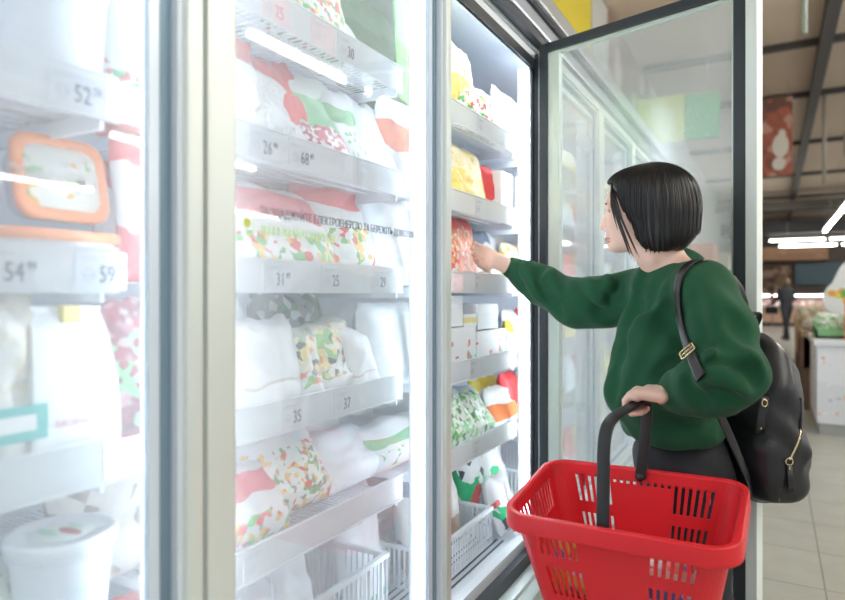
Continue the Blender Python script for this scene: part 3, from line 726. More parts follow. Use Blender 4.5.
# ---- the bays past the open door: simple rows, each bag its own
rows = ['clearwhite', 'vegmix', 'greenpeas', 'redwhite', 'yellow', 'greenstripe', 'corn', 'noodle', 'bred', 'berrygreen', 'clearwhite', 'orange']
lk = {'clearwhite': 'plain white bag', 'vegmix': 'mixed vegetable bag', 'greenpeas': 'green pea bag', 'redwhite': 'red and white bag', 'yellow': 'yellow bag', 'greenstripe': 'white bag with green stripe', 'corn': 'white and yellow bag', 'noodle': 'white noodle bag', 'bred': 'bright red bag', 'berrygreen': 'green and berry bag', 'orange': 'orange bag'}
q = 0
for bay in (3, 4, 5):
    for sh in range(6):
        a, c = BAYS[bay][0]+.13, BAYS[bay][1]-.12
        if sh == 5 and bay == 3: continue
        n = 4 if bay < 5 else 3
        for k in range(n):
            pk = rows[(q*5+k*3) % 12]; q += 1
            bagw(bay, sh, a+(c-a)*k/(n-1), .145, .17+.03*random.random(), pk, lk[pk], .07, 10, .6, X=-.87)
# ------------------------------------------------------------------ signed-distance shapes
class Fld:
    def __init__(s, lo, hi, vox):
        s.lo = np.array(lo, float); s.vox = vox
        s.n = np.ceil((np.array(hi, float)-s.lo)/vox).astype(int)+1
        s.a = np.full(s.n, 1.0, np.float32)
    def win(s, lo, hi):
        a = np.clip(np.floor((np.array(lo)-s.lo)/s.vox).astype(int), 0, s.n-1)
        b = np.clip(np.ceil((np.array(hi)-s.lo)/s.vox).astype(int)+1, 1, s.n)
        ax = [(np.arange(a[i], b[i])*s.vox+s.lo[i]).astype(np.float32) for i in range(3)]
        X, Y, Z = np.meshgrid(*ax, indexing='ij', sparse=True)
        return tuple(slice(a[i], b[i]) for i in range(3)), X, Y, Z
    def put(s, w, d, k, op='u'):
        a = s.a[w]
        if op == 'u':
            h = np.maximum(k-np.abs(a-d), 0)/max(k, 1e-6); s.a[w] = np.minimum(a, d)-h*h*k*.25
        else:
            h = np.maximum(k-np.abs(a+d), 0)/max(k, 1e-6); s.a[w] = np.maximum(a, -d)+h*h*k*.25
    def cap(s, p, q, ra, rb=None, k=.01, op='u'):
        rb = ra if rb is None else rb; p = np.array(p, float); q = np.array(q, float); R = max(ra, rb)+k+.02
        w, X, Y, Z = s.win(np.minimum(p, q)-R, np.maximum(p, q)+R)
        ab = q-p; L = max(ab @ ab, 1e-12)
        t = np.clip(((X-p[0])*ab[0]+(Y-p[1])*ab[1]+(Z-p[2])*ab[2])/L, 0, 1)
        d = np.sqrt((X-p[0]-t*ab[0])**2+(Y-p[1]-t*ab[1])**2+(Z-p[2]-t*ab[2])**2)-(ra+(rb-ra)*t)
        s.put(w, d, k, op); return s
    def chain(s, pts, rs, k=.01, op='u'):
        for i in range(len(pts)-1): s.cap(pts[i], pts[i+1], rs[i], rs[i+1], k, op)
        return s
    def ell(s, c, r, ax=None, k=.01, op='u'):
        """ax: three unit vectors for the three radii"""
        c = np.array(c, float); ax = ax or [(1, 0, 0), (0, 1, 0), (0, 0, 1)]
        A = np.array([tuple(v) for v in ax], float); r = np.array(r, float)
        ext = np.sqrt(((A*r[:, None])**2).sum(0))+k+.02
        w, X, Y, Z = s.win(c-ext, c+ext)
        P = [(X-c[0])*A[i, 0]+(Y-c[1])*A[i, 1]+(Z-c[2])*A[i, 2] for i in range(3)]
        k0 = np.sqrt(sum((P[i]/r[i])**2 for i in range(3)))+1e-9; k1 = np.sqrt(sum((P[i]/r[i]**2)**2 for i in range(3)))+1e-9
        s.put(w, k0*(k0-1)/k1, k, op); return s
    def rbox(s, c, h, rad, ax=None, k=.01, op='u'):
        c = np.array(c, float); ax = ax or [(1, 0, 0), (0, 1, 0), (0, 0, 1)]
        A = np.array([tuple(v) for v in ax], float); h = np.array(h, float)
        ext = np.abs(A*h[:, None]).sum(0)+k+.02
        w, X, Y, Z = s.win(c-ext, c+ext)
        P = [np.abs((X-c[0])*A[i, 0]+(Y-c[1])*A[i, 1]+(Z-c[2])*A[i, 2])-h[i]+rad for i in range(3)]
        d = np.sqrt(sum(np.maximum(p, 0)**2 for p in P))+np.minimum(np.maximum(np.maximum(P[0], P[1]), P[2]), 0)-rad
        s.put(w, d, k, op); return s
    def cut(s, p, n, k=.004):
        """keep the side the normal points away from"""
        w, X, Y, Z = s.win(s.lo, s.lo+s.n*s.vox)
        d = -((X-p[0])*n[0]+(Y-p[1])*n[1]+(Z-p[2])*n[2]); s.put(w, d, k, 's'); return s
    def warp(s, fn):
        w, X, Y, Z = s.win(s.lo, s.lo+s.n*s.vox); m = np.abs(s.a) < .05
        d = fn(X, Y, Z); s.a = np.where(m, s.a+d, s.a).astype(np.float32); return s
    def blur(s, n=1):
        for _ in range(n):
            for ax in range(3):
                s.a = (np.roll(s.a, 1, ax)+2*s.a+np.roll(s.a, -1, ax))/4
        return s
    def mesh(s, name, mt, parent=None, shift=(0, 0, 0), adapt=0.0):
        s.a[0], s.a[-1], s.a[:, 0], s.a[:, -1], s.a[:, :, 0], s.a[:, :, -1] = (1,)*6
        g = vdb.FloatGrid(1.0); g.copyFromArray(s.a.astype(np.float64), tolerance=0.0)
        r = g.convertToPolygons(0.0, adapt)
        pts = np.array(r[0])*s.vox+s.lo-np.array(tuple(shift)); quads = r[-1]; tris = r[1] if len(r) == 3 else []
        me = bpy.data.meshes.new(name)
        fcs = [tuple(int(i) for i in f)[::-1] for f in tris]+[tuple(int(i) for i in f)[::-1] for f in quads]
        me.from_pydata([tuple(p) for p in pts], [], fcs); me.update()
        me.polygons.foreach_set('use_smooth', [True]*len(me.polygons)); me.materials.append(mt)
        bm = bmesh.new(); bm.from_mesh(me); bmesh.ops.recalc_face_normals(bm, faces=bm.faces); bm.to_mesh(me); bm.free()
        o = bpy.data.objects.new(name, me); COL.objects.link(o)
        if parent: o.parent = parent
        return o

# ------------------------------------------------------------------ lamps
LAMP = emat('lamp_tube_glow', (1, .96, .88), 46)
LAMPF = emat('far_lamp_tube_glow', (1, .96, .88), 9)
def lamp(x, y, z, L, along, label, group):
    o = empty('ceiling_light', (x, y, z), (0, 0, PI/2 if along == 'y' else 0))
    MB().box((-L/2, -.05, .03), (L/2, .05, .085), mat('lamp_housing', (.75, .76, .76), .4), .01).build('housing', o)
    MB().tube([(-L/2+.02, 0, 0), (L/2-.02, 0, 0)], .026, LAMP if along == 'y' else LAMPF, 12).build('tube', o)
    b = MB()
    for q in (-L*.35, L*.35): MB().tube([(q, 0, .08), (q, 0, 4.47-z)], .006, GREYM, 6).build('hanger', o)
    tag(o, label, 'ceiling light', group)
for k, y in enumerate((-1.2, .6, 2.4, 4.2, 6.0, 7.8)):
    lamp(1.9, y, CAMH+1.9, 1.6, 'y', 'hanging fluorescent light above the aisle, reflected in the freezer glass', 'fluorescent lights over the aisle')
for k, y in enumerate((14.8, 17.2, 19.6, 22.0)):
    lamp(1.40, y, CAMH+1.9, 2.2, 'y', 'slanting fluorescent light running away over the aisle at right', 'far fluorescent lights running with the aisle')
for x in (.75, 2.6, 4.5): lamp(x, 26.3, CAMH+1.9, 1.75, 'x', 'fluorescent light across the far aisle, upper of two rows', 'upper row of cross lights')
for x in (1.0, 2.75): lamp(x, 24.3, CAMH+1.56, 1.65, 'x', 'fluorescent light across the far aisle, lower of two rows', 'lower row of cross lights')
for x in (5.5, 9.5):  # unseen lamp rows, added to brighten the store
    for y in (1, 6, 11, 17, 23): lamp(x, y, CAMH+1.9, 2.4, 'y', 'unseen fluorescent light added over a neighbouring aisle to brighten the store', 'added lights over the neighbouring aisles')
# ------------------------------------------------------------------ wall signs and hanging banners
YEL = mat('yellow_board', (.75, .62, .05), .5)
tag(MB().box((-1.649, 3.2, 2.4), (-1.62, 6.45, 4.46), YEL).build('yellow_board'), 'plain yellow board high on the wall above the freezers', 'sign')
tag(MB().box((-1.649, 6.5, 2.4), (-1.62, 7.2, 4.46), mat('pale_board', (.6, .62, .6), .5)).build('pale_board'), 'pale grey board on the wall beside the yellow board', 'sign')
tag(MB().box((-1.649, 7.25, 2.4), (-1.62, 10.0, 4.46), pack('brown_poster', [(0, (.25, .16, .12))], (((.32, .2, .15), (.5, .42, .36), (.2, .12, .1)), 0, 1, 3, .6), rough=.5)).build('brown_poster'), 'brown patterned poster on the wall above the open door', 'poster')
o = empty('hanging_banner', (-1.15, 9.0, 3.3))
MB().box((-.50, -.01, 0), (.12, .01, .62), mat('lime_banner', (.62, .75, .08), .5)).build('yellow_panel', o)
MB().box((.125, -.01, 0), (.55, .01, .60), mat('green_banner', (.15, .62, .25), .5)).build('green_panel', o)
for q in (-.4, .4): MB().tube([(q, 0, .6), (q, 0, 1.17)], .005, GREYM, 5).build('hanger', o)
tag(o, 'lime and green hanging banner seen blurred through the open door glass', 'banner')
o = empty('hanging_poster', (.02, 11, CAMH+1.78))
RED = mat('red_print', (.45, .10, .07), .5)
b = MB(); b.box((-.42, -.015, 0), (.24, .015, 1.2), pack('poster_print', [(0, (.42, .13, .09)), (.8, (.20, .10, .08))], (((.5, .15, .1), (.25, .1, .08), (.6, .35, .28)), 0, 1, 9, .5), rough=.5)); b.build('panel', o)
b = MB()
for (cx, cz, rx, rz) in ((.08, .45, .11, .18), (.06, .18, .09, .10), (.10, .62, .05, .08)):
    b.add([(cx+rx*math.cos(2*PI*k/20), -.0165, cz+rz*math.sin(2*PI*k/20)) for k in range(20)], [list(range(20))], mat('white_print', (.8, .78, .72), .6)); b.v = [tuple(x) for x in b.v]
    for i in range(len(b.v)-20, len(b.v)): b.v[i] = (b.v[i][0], -.0165-.0006*len(b.f), b.v[i][2])
b.build('printed_picture', o)
for q in (-.3, .18): MB().tube([(q, 0, 1.19), (q, 0, 4.47-CAMH-1.78)], .005, GREYM, 5).build('hanger', o)
tag(o, 'hanging red brown poster with a white picture under the ceiling', 'poster')
tag(MB().tube([(.225, 6, 4.48), (.225, 6, CAMH+2.12)], .022, mat('grey_green_pole', (.38, .44, .42), .5), 10).build('hanging_pole'), 'grey pole hanging from the ceiling, nearest the camera', 'pole')
tag(MB().tube([(.72, 12, 4.48), (.72, 12, CAMH+1.75)], .03, mat('pale_pole', (.45, .42, .38), .5), 8).build('hanging_pole'), 'thin pale pole hanging from the ceiling beyond the dark beam', 'pole')
tag(MB().tube([(1.25, 15, 3.99), (1.25, 15, 4.48)], .03, MATS['pale_pole'], 8).build('hanging_pole'), 'short pale pole under the ceiling above the slanting light', 'pole')
# ------------------------------------------------------------------ right-hand displays
o = empty('display_chest', (1.25, 7.3, 0))
CW = mat('chest_white', (.72, .74, .78), .4)
MB().box((-.90, -.55, .10), (.9, .6, .80), pack('chest_print', [(0, (.72, .74, .78)), (.5, (.78, .80, .84))], (((.5, .55, .6), (.75, .45, .4), (.8, .8, .8)), .1, .9, 30, .05), rough=.4)).build('body', o)
MB().box((-.93, -.58, .80), (.93, .63, .86), CW, .015).build('rim', o)
MB().box((-.88, -.53, 0), (.88, .58, .10), mat('plinth_grey', (.35, .36, .35), .5)).build('plinth', o)
b = MB(); b.box((-.6, -.553, .30), (.5, -.550, .33), mat('salmon_print', (.8, .4, .3), .5)); b.build('printed_line', o)
tag(o, 'white display chest with faint print at the right photo edge', 'chest')
for k in range(3):
    c = MB(); GC = mat('green_crate', (.22, .48, .22), .5)
    o = empty('produce_crate', (.55+.42*k, 7.2, .861))
    cr = MB(); cr.box((-.2, -.28, 0), (.2, .28, .02), GC); cr.ring(-.28, .28, 0, .14, .015, -.2, -.185, GC); cr.ring(-.28, .28, 0, .14, .015, .185, .2, GC)
    cr.box((-.2, -.28, 0), (.2, -.265, .09), GC); cr.box((-.2, .265, 0), (.2, .28, .09), GC); cr.build('crate', o)
    tag(o, ['green crate of leafy bags on the white chest, leftmost', 'green crate of leafy bags on the white chest, second from left', 'green crate of leafy bags on the white chest, third from left'][k], 'crate', 'green crates on the white chest')
    for m_ in range(4):
        p = pouch(.17, .20, .09, k*7+m_, PK['greenpeas'], 1).build('salad_bag', None, (.45+.42*k+.2*(m_ % 2), 7.02+.30*(m_//2), .885), (0, 0, .1*m_))
        tag(p, 'leafy salad bag standing in a green crate on the white chest', 'bag', 'salad bags in the green crates')
o = empty('topper_sign', (.93, 7.72, .861)); b = MB()
pts = []
for cx, cz, r, a0, a1 in ((-.28, .36, .20, 2.2, 4.6), (.3, .3, .22, -1.3, 1.2), (.2, .72, .28, -.4, 2.2), (-.16, .58, .20, .9, 2.9)):
    for k in range(9): q = a0+(a1-a0)*k/8; pts.append((cx+r*math.cos(q), cz+r*math.sin(q)))
n = len(pts); vs = [(x, -.02, z) for x, z in pts]+[(x, .02, z) for x, z in pts]
b.add(vs, [list(range(n)), list(range(n, 2*n))[::-1]]+[(k, k+n, (k+1) % n+n, (k+1) % n) for k in range(n)], mat('topper_white', (.82, .84, .88), .4)); b.build('board', o)
MB().box((-.03, -.015, 0), (.03, .015, .3), GREYM).build('post', o)
b = MB(); rr_ = random.Random(3)
for k in range(26):
    cx, cz, r = -.43+rr_.random()*.5, .34+rr_.random()*.10, .018+rr_.random()*.025; mt = [mat('fruit_green', (.12, .45, .12), .5), mat('fruit_orange', (.85, .4, .08), .5), mat('fruit_yellow', (.85, .7, .1), .5)][k % 3]
    b.add([(cx+r*math.cos(2*PI*j/10), -.0215-.0003*k, cz+r*math.sin(2*PI*j/10)) for j in range(10)], [list(range(10))], mt)
b.build('fruit_picture', o)
tag(o, 'white cloud-shaped sign with a fruit picture above the white chest', 'sign')
tag(MB().box((.56, 6.76, .861), (.98, 6.785, 1.25), mat('red_board', (.80, .10, .08), .5), .004).build('red_board'), 'upright red board on the white chest at right edge', 'sign')
# wooden produce stands further back
WD = mat('brown_wood', (.20, .12, .08), .6, var=.3, vscale=6); WD2 = mat('tan_wood', (.42, .30, .18), .6, var=.2)
heap_c = [((.75, .74, .66), 'pale'), ((.62, .55, .35), 'tan'), ((.80, .78, .74), 'white'), ((.55, .58, .38), 'greenish'), ((.7, .45, .3), 'reddish')]
for k, (x, y) in enumerate(((.56, 8.6), (.56, 10.2), (.60, 12.0), (.66, 14.0), (.80, 16.2), (1.1, 18.4))):
    o = empty('produce_stand', (x+.35, y, 0)); w2, d2 = .62, .55
    b = MB()
    for px in (-w2, w2-.06):
        for py in (-d2, d2-.06):
            MB().box((px, py, 0), (px+.06, py+.06, .80), WD).build('leg', o)
    MB().box((-w2, -d2, .45), (w2, d2, .80), WD if k % 2 == 0 else WD2, .005).build('bin', o)
    MB().box((-w2-.02, -d2-.02, .80), (w2+.02, d2+.02, .86), WD2, .005).build('rim', o)
    b = MB(); rr_ = random.Random(k); bm = bmesh.new(); bmesh.ops.create_icosphere(bm, subdivisions=1, radius=1); base = [v.co.copy() for v in bm.verts]; fc = [[v.index for v in f.verts] for f in bm.faces]; bm.free()
    mt = mat('produce_'+heap_c[k % 5][1], heap_c[k % 5][0], .5, var=.2)
    for j in range(150):
        r = .05+.03*rr_.random(); c = V((rr_.uniform(-w2+.07, w2-.07), rr_.uniform(-d2+.07, d2-.07), 0)); c.z = .86+.03+.20*(1-max(abs(c.x)/w2, abs(c.y)/d2))*rr_.random()
        b.add([c+q*r for q in base], fc, mt, True)
    h = b.build('produce_heap', o); h['kind'] = 'stuff'
    tag(o, ['brown wooden produce stand heaped with %s goods, nearest of the row behind the chest', 'tan wooden produce stand with %s goods, second of the row behind the chest', 'brown produce stand with %s goods, third of the row behind the chest', 'tan produce stand with %s goods, fourth of the row behind the chest', 'brown produce stand with %s goods, fifth of the row behind the chest', 'farthest tan produce stand with %s goods, near the walking person'][k] % heap_c[k % 5][1], 'produce stand', 'wooden produce stands behind the chest')
# deli counters along the back
for k in range(5):
    x = -.9+1.75*k
    o = empty('deli_counter', (x, 28.6, 0))
    MB().box((-.86, -.4, .12), (.86, .5, .72), mat('peach_panel', (.78, .52, .38), .5)).build('front_panel', o)
    MB().box((-.86, -.38, 0), (.86, .5, .12), DARK).build('plinth', o)
    MB().box((-.86, -.45, .72), (.86, .5, .80), mat('counter_white', (.75, .72, .70), .4)).build('tray', o)
    g = MB().box((-.86, -.44, .80), (.86, -.43, 1.2), clear_film('case_glass', haze=.06, gloss=.06)).build('glass', o)
    MB().box((-.86, -.44, 1.2), (.86, .3, 1.23), mat('counter_white', (.75, .72, .70), .4)).build('top_shelf', o)
    MB().tube([(-.8, -.38, 1.185), (.8, -.38, 1.185)], .015, emat('case_light', (1, .9, .85), 22), 6).build('light_tube', o)
    b = MB(); rr_ = random.Random(k+50)
    for j in range(60):
        c = (rr_.uniform(-.8, .8), rr_.uniform(-.35, .3)); r = rr_.uniform(.03, .08); hh = rr_.uniform(.05, .2)
        b.box((c[0]-r, c[1]-r, .80), (c[0]+r, c[1]+r, .80+hh), [mat('deli_pink', (.75, .45, .42), .5), mat('deli_cream', (.82, .75, .66), .5), mat('deli_red', (.5, .15, .12), .5), mat('deli_white', (.85, .85, .85), .5)][j % 4], .01)
    b.build('deli_goods', o)['kind'] = 'stuff'
    tag(o, ['leftmost', 'second from left', 'middle', 'second from right', 'rightmost'][k]+' lit deli counter with peach front at the far end of the store', 'counter', 'deli counters at the far end')
struct(MB().box((-1.6, 29.6, CAMH+1.33), (1.9, 31, CAMH+1.88), pack('orange_fascia', [(0, (.60, .34, .20)), (.5, (.70, .42, .25))], (((.8, .6, .3), (.5, .2, .12), (.7, .45, .3)), .2, .8, 3, .3), rough=.5)).build('trim_11'))
tag(MB().box((.8, 30.7, CAMH+.35), (4.6, 30.9, CAMH+1.25), mat('blue_grey_panel', (.14, .24, .30), .5)).build('wall_panel'), 'dark blue grey panel on the far back wall above the counters', 'panel')
tag(MB().box((-1.2, 30.4, 0), (.7, 30.7, CAMH+1.2), pack('dark_shelf_print', [(0, (.20, .13, .09))], (((.3, .2, .12), (.5, .35, .25), (.12, .08, .07)), 0, 1, 4, .6), rough=.6)).build('back_cabinet'), 'dark brown stocked cabinet against the far back wall', 'cabinet')
# stands seen blurred through the open door's glass
for k, (x, y, c) in enumerate(((-1.1, 9.8, (.75, .42, .28)), (-1.05, 12.0, (.78, .60, .5)), (-1.0, 14.5, (.45, .30, .22)))):
    o = empty('display_stand', (x, y, 0))
    MB().box((-.4, -.5, 0), (.4, .5, 1.5), mat('stand_side_%d' % k, c, .6, var=.2)).build('body', o)
    for j in range(3):
        b = MB(); b.box((.40, -.48, .35+.4*j), (.55, .48, .38+.4*j), WHITE); b.build('shelf', o)
    MB().box((-.4, -.5, 1.5), (.4, .5, 1.95), mat('stand_header_%d' % k, [(.8, .3, .15), (.8, .7, .55), (.5, .4, .35)][k], .5)).build('header_board', o)
    tag(o, ['orange topped display stand against the left wall, nearest past the freezers', 'cream topped display stand against the left wall, middle one past the freezers', 'brown display stand against the left wall, farthest past the freezers'][k], 'display stand')
# walking person far away
B = V((.32, 19.9, 0))
def LP(f, l, z): return B+V((-.5, .86, 0)).normalized()*f+V((-.86, -.5, 0)).normalized()*l+V((0, 0, z))
pe = empty('person', B)
fl = Fld(B+V((-.5, -.5, -.02)), B+V((.5, .5, 1.8)), .012)
for s_, ff in ((-1, .22), (1, -.20)):
    fl.chain([LP(0, s_*.09, .88), LP(ff*.55, s_*.09, .48), LP(ff, s_*.08, .09)], [.085, .06, .042], .03); fl.cap(LP(ff-.02, s_*.08, .045), LP(ff+.13, s_*.08, .035), .042, .03, .02)
fl.ell(LP(0, 0, 1.18), (.13, .19, .30), [(-.5, .86, 0), (-.86, -.5, 0), (0, 0, 1)], .05); fl.ell(LP(0, 0, .93), (.12, .16, .14), [(-.5, .86, 0), (-.86, -.5, 0), (0, 0, 1)], .05)
fl.cap(LP(.0, 0, 1.36), LP(.01, 0, 1.48), .05, .045, .03); fl.ell(LP(.02, 0, 1.56), (.10, .075, .115), [(-.5, .86, 0), (-.86, -.5, 0), (0, 0, 1)], .01)
for s_, ff in ((-1, .22), (1, .30)): fl.chain([LP(0, s_*.18, 1.36), LP(ff*.2, s_*.23, 1.10), LP(ff, s_*.2, .98)], [.055, .045, .03], .03); fl.ell(LP(ff+.05, s_*.2, .97), (.05, .03, .03), k=.02)
fl.mesh('body', mat('person_dark_clothes', (.03, .035, .045), .8), pe, B)
f2 = Fld(B+V((-.3, -.3, 1.4)), B+V((.3, .3, 1.8)), .012); f2.ell(LP(.0, 0, 1.59), (.105, .085, .105), [(-.5, .86, 0), (-.86, -.5, 0), (0, 0, 1)]); f2.cut(LP(.06, 0, 1.56), V((-.5, .86, 0)).normalized()); f2.mesh('hair', mat('light_brown_hair', (.25, .16, .1), .6), pe, B)
f3 = Fld(B+V((-.4, -.4, 1.4)), B+V((.4, .4, 1.8)), .012); f3.ell(LP(.05, 0, 1.545), (.078, .068, .10), [(-.5, .86, 0), (-.86, -.5, 0), (0, 0, 1)]); f3.mesh('face', mat('far_skin', (.65, .42, .32), .6), pe, B)
tag(pe, 'person in dark clothes walking far off beside the deli counters', 'person')
ba = empty('shopping_bag', LP(.36, .20, .70)); MB().box((-.16, -.07, 0), (.16, .07, .20), mat('black_cloth', (.02, .02, .025), .8), .03).build('bag', ba); MB().tube([(-.1, 0, .19), (-.05, 0, .25), (.05, 0, .25), (.1, 0, .19)], .01, mat('black_cloth', (.02, .02, .025), .8), 6).build('handle', ba)
tag(ba, 'black bag carried by the person far away', 'bag')
# ------------------------------------------------------------------ the shopper
FEET = V((-.19, 1.86, 0))
wo = empty('person', FEET)
tag(wo, 'person with short black bob in a green sweatshirt and dark trousers reaching into the freezer', 'person')
SKIN = mat('skin', (.78, .52, .42), .45, sss=.12, bump=(300, .08, .0005))
SWEAT = mat('green_fleece', (.005, .070, .027), .9, sheen=.03, bump=(900, .35, .0015), var=.12, vscale=500)
RIBM = mat('green_rib', (.006, .060, .026), .9, sheen=.03, bump=(700, .3, .001))
TROU = mat('dark_trousers', (.014, .015, .020), .75, bump=(500, .2, .0008))
HAIR = mat('black_hair', (.008, .0065, .007), .38, spec=.5)
th = math.radians(96)
hf = V((-math.sin(th), math.cos(th), 0)); hl = V((-hf.y, hf.x, 0)); hu = V((0, 0, 1))
# nod a little
HC = W(655, 207, 1.66)
def H(f, l, u): return HC+hf*f+hl*l+hu*u
tt = math.radians(118)
TF = V((-math.sin(tt), math.cos(tt), 0)); TL = V((-TF.y, TF.x, 0))
TA = [TF, TL, hu]; HA = [hf, hl, hu]
NB_ = W(668, 267, 1.69)           # neck base
SL = W(704, 288, 1.50); SR = W(643, 293, 1.84)     # shoulders
EL = W(734, 376, 1.33); WL_ = W(668, 396, 1.47)
ER = W(575, 301, 1.94); WR_ = W(512, 268, 2.05)
# basket corners and carrying handle (needed for the grip)
BNL, BNR, BFL, BFR = W(507, 507, 1.42), W(718, 548, 1.20), W(560, 465, 1.66), W(747, 484, 1.44)
HN, HFp = W(604, 422, 1.32), W(649, 396, 1.54)

lo = V((-1.15, 1.15, -.01)); hi = V((.15, 2.35, 1.70))
fl = Fld(lo, hi, .003)
# head
fl.ell(H(.022, 0, .022), (.098, .073, .094), HA)
fl.ell(H(.060, 0, -.045), (.062, .056, .066), HA, .03)
fl.ell(H(.040, 0, -.07), (.050, .050, .045), HA, .03)
fl.ell(H(.098, 0, -.098), (.021, .022, .019), HA, .022)          # chin
fl.cap(H(.105, -.022, .012), H(.105, .022, .012), .016, k=.02)   # brow
for s_ in (-1, 1):
    fl.ell(H(.084, s_*.036, -.035), (.028, .022, .026), HA, .02)
    fl.ell(H(.121, s_*.030, -.010), (.015, .017, .011), HA, .008, 's')
    fl.ell(H(.110, s_*.0085, -.054), (.012, .007, .007), HA, .004)
fl.chain([H(.115, 0, -.004), H(.126, 0, -.030), H(.133, 0, -.048)], [.006, .0075, .0085], .010)
fl.ell(H(.110, 0, -.066), (.0125, .018, .012), HA, .01); fl.ell(H(.113, 0, -.0785), (.013, .019, .0058), HA, .003); fl.ell(H(.1105, 0, -.0885), (.013, .017, .0060), HA, .003)
# eyelids
for s_ in (-1, 1):
    fl.ell(H(.1065, s_*.030, -.0035), (.0135, .016, .007), HA, .004)
    fl.ell(H(.1045, s_*.030, -.0185), (.0125, .015, .005), HA, .004)
# neck
fl.chain([H(.0, 0, -.05), H(-.008, 0, -.12), NB_+V((0, 0, -.03))], [.050, .049, .058], .03)
# trunk under the clothes
fl.ell(W(680, 325, 1.70), (.095, .14, .17), TA, .04); fl.ell(W(676, 400, 1.74), (.09, .13, .16), TA, .04); fl.ell(W(682, 455, 1.76), (.10, .15, .12), TA, .04)
fl.cap(NB_, SL, .045, .045, .03); fl.cap(NB_, SR, .045, .045, .03)
fl.chain([SL, EL, WL_], [.045, .036, .025], .02); fl.chain([SR, ER, WR_], [.045, .036, .024], .02)
HIP = W(684, 470, 1.77)
LEG = []
for s_ in (-1, 1):
    hp = HIP+TL*(s_*.085); ft = V((FEET.x, FEET.y, 0))+TL*(s_*.11)+TF*(.05 if s_ < 0 else -.05)
    kn = V(((hp.x+ft.x)/2, (hp.y+ft.y)/2, .47))+TF*.025
    an = V((ft.x, ft.y, .08)); LEG.append((hp, kn, an))
    fl.chain([hp, kn, an], [.075, .05, .034], .02)
    fl.cap(an+V((0, 0, -.035)), an+TF*.14+V((0, 0, -.05)), .034, .022, .02)
# left hand on the handle
def bar(t): return HN.lerp(HFp, t)
bd = (HFp-HN).normalized()
out_ = (WL_-bar(.72)); out_ = (out_-bd*out_.dot(bd)).normalized()     # from the bar towards the wrist
upv = bd.cross(out_); upv = upv if upv.z > 0 else -upv
gc = bar(.72)
palmc = gc+out_*.045+upv*.010
fl.cap(WL_, palmc+out_*.020, .024, .022, .02)
for i in range(4):
    o_ = bd*(-.030+.020*i)
    fl.cap(palmc+out_*.022+o_*.8, gc+out_*.022+upv*.022+o_, .016, .0125, .008)     # palm rays
    r0 = [.0080, .0090, .0092, .0088][i]; s2 = [.86, .97, 1, .95][i]
    R = .0235*s2
    ch = [gc+o_+out_*(R*math.cos(a))+upv*(R*math.sin(a)) for a in [math.radians(x) for x in (48, 95, 140, 195, 245, 285)]]
    fl.chain([gc+out_*.024+upv*.02+o_]+ch, [r0*1.08, r0*1.08, r0, r0*.97, r0*.95, r0*.9, r0*.85], .002)
for i in range(3):
    o_ = bd*(-.020+.020*i)
    fl.chain([gc+o_+out_*(.0330*math.cos(a))+upv*(.0330*math.sin(a)) for a in [math.radians(x) for x in (62, 95, 130, 165, 200, 235)]], [.0022, .0042, .0045, .0045, .0042, .003], .003, 's')
# thumb wraps from the far side over the top towards the fingertips
fl.chain([palmc+out_*.012+bd*.022, gc+out_*.018+bd*.046+upv*.012, gc+bd*.047+upv*.021-out_*.012, gc+bd*.040+upv*.014-out_*.032], [.015, .0125, .0105, .0088], .006)
# right hand pinching the bag
tip = W(473, 252, 2.03)
pr = W(492, 259, 2.035)
fl.cap(WR_, pr, .024, .027, .02)
pd_ = (tip-pr).normalized(); side = V((0, 0, 1)); out2 = pd_.cross(side).normalized()
for i in range(4):
    off = side*(.024-.016*i); r0 = [.0092, .0097, .0093, .0082][i]; L_ = [.9, 1, .93, .78][i]
    b0 = pr+off*1.0+pd_*.018
    fl.chain([pr+off*.7, b0, b0+pd_*.032*L_+out2*(-.008), b0+pd_*.052*L_+out2*(-.026), b0+pd_*.056*L_+out2*(-.046)], [.013, r0*1.1, r0, r0*.95, r0*.82], .004)
fl.chain([pr-side*.012, pr-side*.036+pd_*.02-out2*.012, pr-side*.034+pd_*.045-out2*.028, pr-side*.024+pd_*.062-out2*.034], [.016, .0125, .0105, .0088], .006)
body = fl.mesh('body', SKIN, wo, FEET, 0)
del fl
# face details
for s_ in (-1, 1):
    b = MB(); b.lathe([(.0005, -.0108)]+[(.0108*math.cos(a), .0108*math.sin(a)) for a in [math.radians(x) for x in range(-75, 80, 15)]]+[(.0005, .0108)], mat('eye_white', (.8, .78, .76), .2), 20)
    e = b.build('eye', wo, H(.1005, s_*.030, -.011)-FEET)
    b = MB(); b.lathe([(.0052, 0), (.0045, .0012), (.002, .0018)], mat('iris_brown', (.06, .035, .02), .2), 16, frame((0, 0, 0), hl, hu) @ Matrix.Translation((0, 0, .0098)))
    ir = b.build('iris', e)
    b = MB(); b.tube([H(.1215-.004*abs(q)**2, s_*.030+.017*q, .008+.003*(1-q*q)) for q in (-1, -.6, -.2, .2, .6, 1)], [.0014, .0022, .0026, .0026, .0022, .001], HAIR, 6); b.build('eyebrow', wo, shift=FEET)
    b = MB(); b.tube([H(.1155-.006*abs(q)**2, s_*.030+.0135*q, -.0075-.002*q*q) for q in (-1, -.6, -.2, .2, .6, 1)], [.0006, .0011, .0014, .0014, .0012, .0006], HAIR, 5); b.build('eyelashes', wo, shift=FEET)
LIP = mat('lips', (.62, .27, .26), .4)
b = MB()
for zz, ff, rr in ((-.0785, .1245, .0040), (-.0880, .1215, .0046)):
    b.tube([H(ff-.012*q*q, .020*q, zz-.001*q*q) for q in (-1, -.7, -.35, 0, .35, .7, 1)], [rr*x for x in (.3, .7, 1, .9, 1, .7, .3)], LIP, 8)
b.build('lips', wo, shift=FEET)
